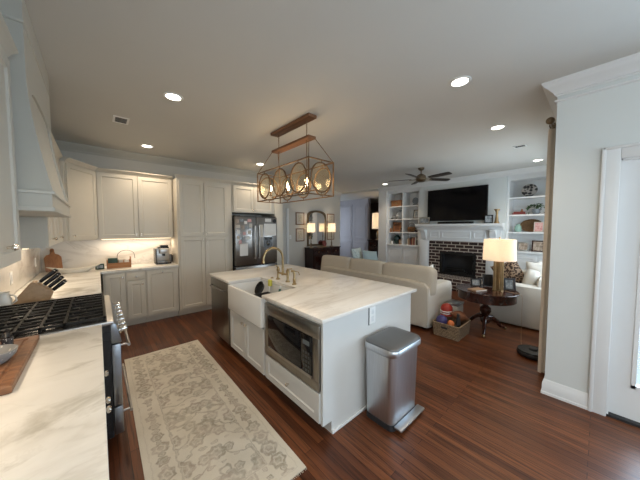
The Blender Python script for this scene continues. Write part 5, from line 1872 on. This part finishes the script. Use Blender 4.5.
t = thing('round_basket', 'round brown wicker basket in the third cubby near the mantel', 'basket', (bxx, 3.80, Z[1]))
part('weave', MB().lathe([(.085, 0), (.115, .05), (.12, .12), (.105, .16), (.10, .155), (.11, .12), (.08, .01), (0, .01)], (bxx + .03, 3.86, Z[1]), 'z', 26), 'wicker2', t)
part('handle', MB().tube([(bxx + .03, 3.86 + .105 * cos(a), Z[1] + .155 + .12 * sin(a)) for a in [pi * q / 12 for q in range(13)]], .008, 6), 'wicker2', t)
single('carved_bowl', MB().lathe([(.03, 0), (.05, .04), (.055, .06), (.048, .058), (.03, .012), (0, .01)], (bxx - .05, 3.655, Z[1]), 'z', 20), 'mahogany', 'small dark bowl beside the round wicker basket', 'bowl')
t = thing('round_vase', 'dark green round vase in the lowest cubby by the hall', 'vase', (bxx + .03, 4.36, Z[0]))
part('vase', MB().lathe([(.05, 0), (.10, .08), (.115, .16), (.10, .23), (.05, .275), (.045, .30), (.035, .30), (.04, .275), (.085, .23), (0, .03)], (bxx + .05, 4.36, Z[0]), 'z', 28), 'darkvase', t)
t = thing('pillar_candle', 'short white candle beside the dark green vase', 'candle', (bxx - .04, 4.49, Z[0]))
part('wax', MB().lathe([(.042, 0), (.043, .10), (.035, .098), (0, .094)], (bxx - .04, 4.49, Z[0]), 'z', 20), 'ceramic', t)
part('wick', MB().tube([(bxx - .04, 4.49, Z[0] + .093), (bxx - .04, 4.49, Z[0] + .108)], .0015, 5), 'blackm', t)
photo_frame('framed_photo', 'small tan frame in the lowest cubby right of the green vase', (bxx - .03, 4.19, Z[0] + .004), .12, .15, radians(-90), 10, 'pine', 'photo1', .016)


def book(y, z, w, h, d, mat, label, x=bxx - .06, grp=None):
    t = thing('book', label, 'book', (x, y, z), 0, grp)
    part('pages', MB().box(x + .003, x + d - .004, y - w / 2 + .003, y + w / 2 - .003, z + .003, z + h - .003), 'paper', t)
    part('cover', MB().box(x, x + d, y - w / 2, y - w / 2 + .003, z, z + h).box(x, x + d, y + w / 2 - .003, y + w / 2, z, z + h).box(x - .003, x, y - w / 2, y + w / 2, z, z + h), mat, t)


bk_ = [(.035, .17, 'bookcream', 'cream book, first from the divider on the lowest cubby shelf'), (.045, .20, 'booktan', 'thick tan book between the cream one and the black one'), (.03, .22, 'bookblk', 'black book in the middle of the lowest cubby row'),
       (.04, .18, 'bookred', 'short dark red book beside the black book'), (.035, .23, 'booktan', 'tall tan book between two red books'), (.045, .21, 'bookred', 'thick dark red book toward the mantel'), (.03, .24, 'bookcream', 'tall thin cream book nearest the mantel')]
y = 3.955
for w, h, m_, lb in bk_:
    book(y - w / 2, Z[0], w, h, .15, m_, lb, bxx - .06, 'books in the lowest cubby')
    y -= w + .004
single('bookend', MB().box(bxx - .04, bxx + .08, y - .012, y - .004, Z[0], Z[0] + .15).box(bxx - .04, bxx + .08, y - .05, y - .012, Z[0], Z[0] + .006), 'blackm', 'black bookend closing the row of books in the lowest cubby', 'bookend')
# right bookcase objects
Q = (1.0305, 1.4605, 1.8505, 2.2405)
t = thing('decorative_plate', 'black and white round plate propped on the highest open shelf', 'plate', (bxx, 1.085, Q[3]))
part('plate', MB(T(bxx + .02, 1.085, Q[3] + .145) @ RY(radians(14))).lathe([(0, .01), (.07, .01), (.14, -.016), (.142, -.011), (.075, .018), (0, .018)], (0, 0, 0), 'x', 32), 'plate', t)
part('stand', MB().box(bxx - .05, bxx + .08, 1.03, 1.14, Q[3], Q[3] + .03, .003), 'blackm', t)


def flat_book(x, y, z, w, l, h, mat, label, grp):
    t = thing('book', label, 'book', (x, y, z), 0, grp)
    part('pages', MB().box(x - l / 2 + .003, x + l / 2 - .003, y - w / 2 + .003, y + w / 2 - .006, z + .003, z + h - .003), 'paper', t)
    part('cover', MB().box(x - l / 2, x + l / 2, y - w / 2, y + w / 2, z, z + .003).box(x - l / 2, x + l / 2, y - w / 2, y + w / 2, z + h - .003, z + h).box(x - l / 2, x - l / 2 + .003, y - w / 2, y + w / 2, z + .003, z + h - .003), mat, t)


g = 'books lying flat on the plant shelf'
flat_book(bxx + .02, 1.24, Q[2], .24, .20, .035, 'bookred', 'lower dark red book lying beside the trailing plant', g)
flat_book(bxx + .02, 1.235, Q[2] + .0355, .21, .18, .03, 'bookred', 'upper dark red book lying beside the trailing plant', g)
single('small_figurine', MB().lathe([(.025, 0), (.03, .015), (.012, .03), (.02, .05), (0, .065)], (bxx, 1.20, Q[2] + .066), 'z', 14), 'pine', 'tiny tan ornament on top of the flat red books', 'ornament')
t = thing('potted_plant', 'trailing green plant in a pale pot on the upper open shelf', 'plant', (bxx, .955, Q[2]))
part('pot', MB().lathe([(.05, 0), (.07, .05), (.075, .11), (.068, .11), (.06, .05), (0, .02)], (bxx, .955, Q[2]), 'z', 22), 'slate', t)
mb = MB()
for k in range(70):
    a, r = random.uniform(0, 2 * pi), random.uniform(.02, .155)
    z = Q[2] + .11 + .13 * (1 - (r / .17) ** 2) * random.uniform(.5, 1.1) - (.09 if r > .13 and random.random() < .4 else 0)
    c = Vector((bxx - .02 + .65 * r * cos(a) * (1 if cos(a) < 0 else .8), .955 + r * sin(a), max(z, Q[2] + .02)))
    m_ = T(*c) @ RZ(a + random.uniform(-.6, .6)) @ RY(random.uniform(-.2, .9)) @ RX(random.uniform(-.5, .5))
    lf = [(0, 0, 0), (.018, .016, .003), (.042, .013, .002), (.06, 0, -.006), (.042, -.013, .002), (.018, -.016, .003)]
    vs = [mb.bm.verts.new(m_ @ Vector(p)) for p in lf]
    ctr = mb.bm.verts.new(m_ @ Vector((.03, 0, -.006)))
    for q in range(6):
        mb.f([vs[q], vs[(q + 1) % 6], ctr])
part('foliage', mb, 'green', t)
mb = MB()
for k in range(9):
    a = 2 * pi * k / 9
    mb.tube([(bxx, .955, Q[2] + .06), (bxx + .04 * cos(a), .955 + .05 * sin(a), Q[2] + .16), (bxx + .07 * cos(a), .955 + .12 * sin(a), Q[2] + .15)], .002, 5)
part('stems', mb, 'green', t)
t = thing('glass_jar', 'pale green glass jar on the middle open shelf', 'jar', (bxx - .05, 1.25, Q[1]))
part('jar', MB().lathe([(.05, 0), (.06, .01), (.065, .07), (.06, .13), (.035, .155), (.038, .175), (.030, .175), (.028, .155), (.052, .13), (0, .012)], (bxx - .05, 1.25, Q[1]), 'z', 24), 'jade', t)
t = thing('wicker_tray', 'oval brown wicker tray leaning at the back of the middle open shelf', 'tray', (bxx + .14, 1.04, Q[1]))
mt = T(bxx + .13, 1.04, Q[1] + .142) @ RY(radians(10))
part('tray', MB(mt).lathe([(0, .006), (.125, .006), (.14, -.02), (.146, -.018), (.13, .014), (0, .014)], (0, 0, 0), 'x', 34, 1.4, 1), 'wicker2', t)
photo_frame('picture_card', 'pink picture card standing in front of the wicker tray', (bxx - .07, .895, Q[1] + .004), .155, .215, radians(-90), 9, 'bookcream', 'photo3', .012, cat='picture')
photo_frame('framed_photo', 'small silver frame on the lowest open shelf', (bxx - .05, 1.15, Q[0] + .004), .19, .20, radians(-90), 10, 'silverf', 'photo1', .026)
photo_frame('framed_photo', 'dark frame with portrait photo on the lowest open shelf', (bxx - .05, .895, Q[0] + .004), .21, .245, radians(-90), 10, 'mahogany', 'photo1', .024)

# ---------------------------------------------------------------- hall: sideboard, mirror, lamps, pictures
SB0, SB1, SY0, SY1, SZ = 5.06, 6.34, 6.02, 6.46, .905
t = thing('sideboard', 'dark cherry sideboard under the mirror in the hall', 'sideboard', ((SB0 + SB1) / 2, 6.23, 0))
part('body', MB().box(SB0 + .03, SB1 - .03, SY0 + .02, SY1, .08, SZ - .03), 'darkdresser', t)
part('top', MB().box(SB0, SB1, SY0, SY1, SZ - .03, SZ, .006), 'darkdresser', t)
part('plinth', MB().box(SB0 + .05, SB1 - .05, SY0 + .04, SY1 - .02, 0, .08), 'darkdresser', t)
for k in range(3):
    a = SB0 + .06 + k * .39
    d = part('drawer', MB().shaker(a, a + .375, .68, .855, .018, .025, .006, SY0 + .02), 'darkdresser', t)
    part('knob', MB().ball((a + .1875, SY0 - .012, .77), .014, 10, 8), 'brass', d)
    d = part('door', MB().shaker(a, a + .375, .12, .665, .018, .05, .006, SY0 + .02), 'darkdresser', t)
    part('knob', MB().ball((a + .335, SY0 - .012, .42), .013, 10, 8), 'brass', d)
# arched mirror
t = thing('arched_mirror', 'large mirror with arched dark frame above the hall sideboard', 'mirror', (5.62, 6.47, .92))


def arch(w, z0, z1, n=16, cut=.22):
    P = [(5.62 - w / 2, z0), (5.62 + w / 2, z0), (5.62 + w / 2, z1 - cut)]
    for k in range(1, n):
        a = pi * k / n
        P.append((5.62 + w / 2 * cos(a) ** 1 if True else 0, z1 - cut + cut * sin(a) ** .7))
    P.append((5.62 - w / 2, z1 - cut))
    return P


part('glass', MB().prism(arch(.74, .99, 2.08), 6.468, 6.474, 'y'), 'mirror', t)
oa, ia = arch(.84, .93, 2.14), arch(.72, 1.0, 2.07)
mb = MB()
R = [[mb.v((p[0], yy, p[1])) for p in lp] for lp, yy in ((oa, 6.49), (oa, 6.455), (ia, 6.455), (ia, 6.475))]
n = len(oa)
for a, b in zip(R, R[1:]):
    for k in range(n):
        mb.f([a[k], a[(k + 1) % n], b[(k + 1) % n], b[k]])
part('frame', mb, 'bronze', t)
fr_ = ((4.915, 1.645, .34, .40, 'framed sepia print, upper of the pair beside the refrigerator side of the mirror'), (4.915, 1.11, .34, .42, 'framed sepia print, lower of the pair beside the refrigerator side of the mirror'),
       (6.29, 1.60, .36, .45, 'framed sepia print on the opening side of the mirror, hung high'), (6.29, 1.12, .36, .43, 'framed sepia print on the opening side of the mirror, hung behind the lamp'))
for x, z, w, h, lb in fr_:
    photo_frame('framed_print', lb, (x, 6.485, z), w, h, 0, 0, 'plankwood', 'botanic', .028, 'sepia prints around the hall mirror', 'picture', .05)


def buffet_lamp(x, y, z, lb, sh=.13):
    t = thing('buffet_lamp', lb, 'lamp', (x, y, z))
    part('stem', MB().lathe([(0, 0), (.075, 0), (.075, .015), (.03, .03), (.02, .08), (.032, .12), (.016, .16), (.013, .30), (.02, .34), (.012, .38), (.009, .50), (0, .501)], (x, y, z), 'z', 20), 'bronze', t)
    part('shade', MB().lathe([(sh + .01, .50), (sh, .80), (sh - .003, .80), (sh + .007, .50)], (x, y, z), 'z', 30), 'shade_far', t)
    part('finial', MB().lathe([(0, .50), (.004, .50), (.004, .80), (.011, .815), (0, .83)], (x, y, z), 'z', 10), 'brass', t)
    part('spider', MB().tube([(x - sh, y, z + .795), (x + sh, y, z + .795)], .0025, 5), 'brass', t)
    point('lamp_glow', (x, y, z + .66), 4, (1, .80, .56), .05)


buffet_lamp(5.17, 6.24, SZ, 'lit bronze lamp with white shade at the refrigerator end of the sideboard')
buffet_lamp(6.10, 6.24, SZ, 'lit bronze lamp with white shade at the opening end of the sideboard')
t = thing('serving_tray', 'small dark tray lying on the sideboard between the lamps', 'tray', (5.6, 6.2, SZ))
part('tray', MB().box(5.46, 5.76, 6.10, 6.30, SZ + .0005, SZ + .012, .003), 'bronze', t)
part('rim', MB().tube([(5.46, 6.10, SZ + .016), (5.76, 6.10, SZ + .016), (5.76, 6.30, SZ + .016), (5.46, 6.30, SZ + .016)], .006, 6, True), 'gold', t)
single('round_dish', MB(T(5.87, 6.37, SZ + .105) @ RX(radians(-12))).lathe([(0, .008), (.07, .008), (.10, -.012), (.104, -.008), (.075, .016), (0, .016)], (0, 0, 0), 'y', 26), 'bookred', 'dark red dish standing against the mirror on the sideboard', 'dish')
t = thing('light_switch', 'white light switch on the hall wall beside the door casing', 'switch', (4.43, HY, 1.2))
part('plate', MB().box(4.50, 4.57, HY - .006, HY - .0005, 1.2, 1.32, .002), 'white', t)
part('rocker', MB().box(4.52, 4.55, HY - .009, HY - .006, 1.225, 1.295, .001), 'trim', t)
# foyer lamp on a chest
t = thing('console_chest', 'tall dark chest standing in the foyer beyond the opening', 'chest', (8.1, 5.62, 0))
part('body', MB().box(7.85, 8.30, 5.3, 6.0, .06, 1.06), 'darkdresser', t)
part('top', MB().box(7.82, 8.32, 5.27, 6.03, 1.06, 1.09, .004), 'mahogany', t)
part('plinth', MB().box(7.88, 8.28, 5.33, 5.97, 0, .06), 'darkdresser', t)
for k in range(3):
    mm = T(7.85, 5.97, 0) @ RZ(-pi / 2)
    d = part('drawer', MB(mm).shaker(.02, .62, .1 + .32 * k, .40 + .32 * k, .015, .03, .005), 'darkdresser', t)
    part('knob', MB(mm).ball((.32, -.03, .25 + .32 * k), .015, 10, 8), 'brass', d)
t = thing('foyer_lamp', 'lit lamp with tall cream shade on the chest in the foyer', 'lamp', (8.07, 5.68, 1.09))
part('base', MB().lathe([(0, 0), (.09, 0), (.09, .02), (.05, .06), (.08, .16), (.08, .25), (.03, .33), (.012, .36), (.012, .44), (0, .441)], (8.07, 5.68, 1.09), 'z', 22), 'gold', t)
part('shade', MB().lathe([(.25, .42), (.24, 1.02), (.237, 1.02), (.247, .42)], (8.07, 5.68, 1.09), 'z', 34), 'shade_far', t)
part('finial', MB().lathe([(0, .44), (.004, .44), (.004, 1.03), (.012, 1.04), (0, 1.06)], (8.07, 5.68, 1.09), 'z', 10), 'brass', t)
part('spider', MB().tube([(7.835, 5.68, 2.105), (8.305, 5.68, 2.105)], .003, 5), 'brass', t)
point('lamp_glow', (8.07, 5.68, 1.85), 5, (1, .74, .46), .06)
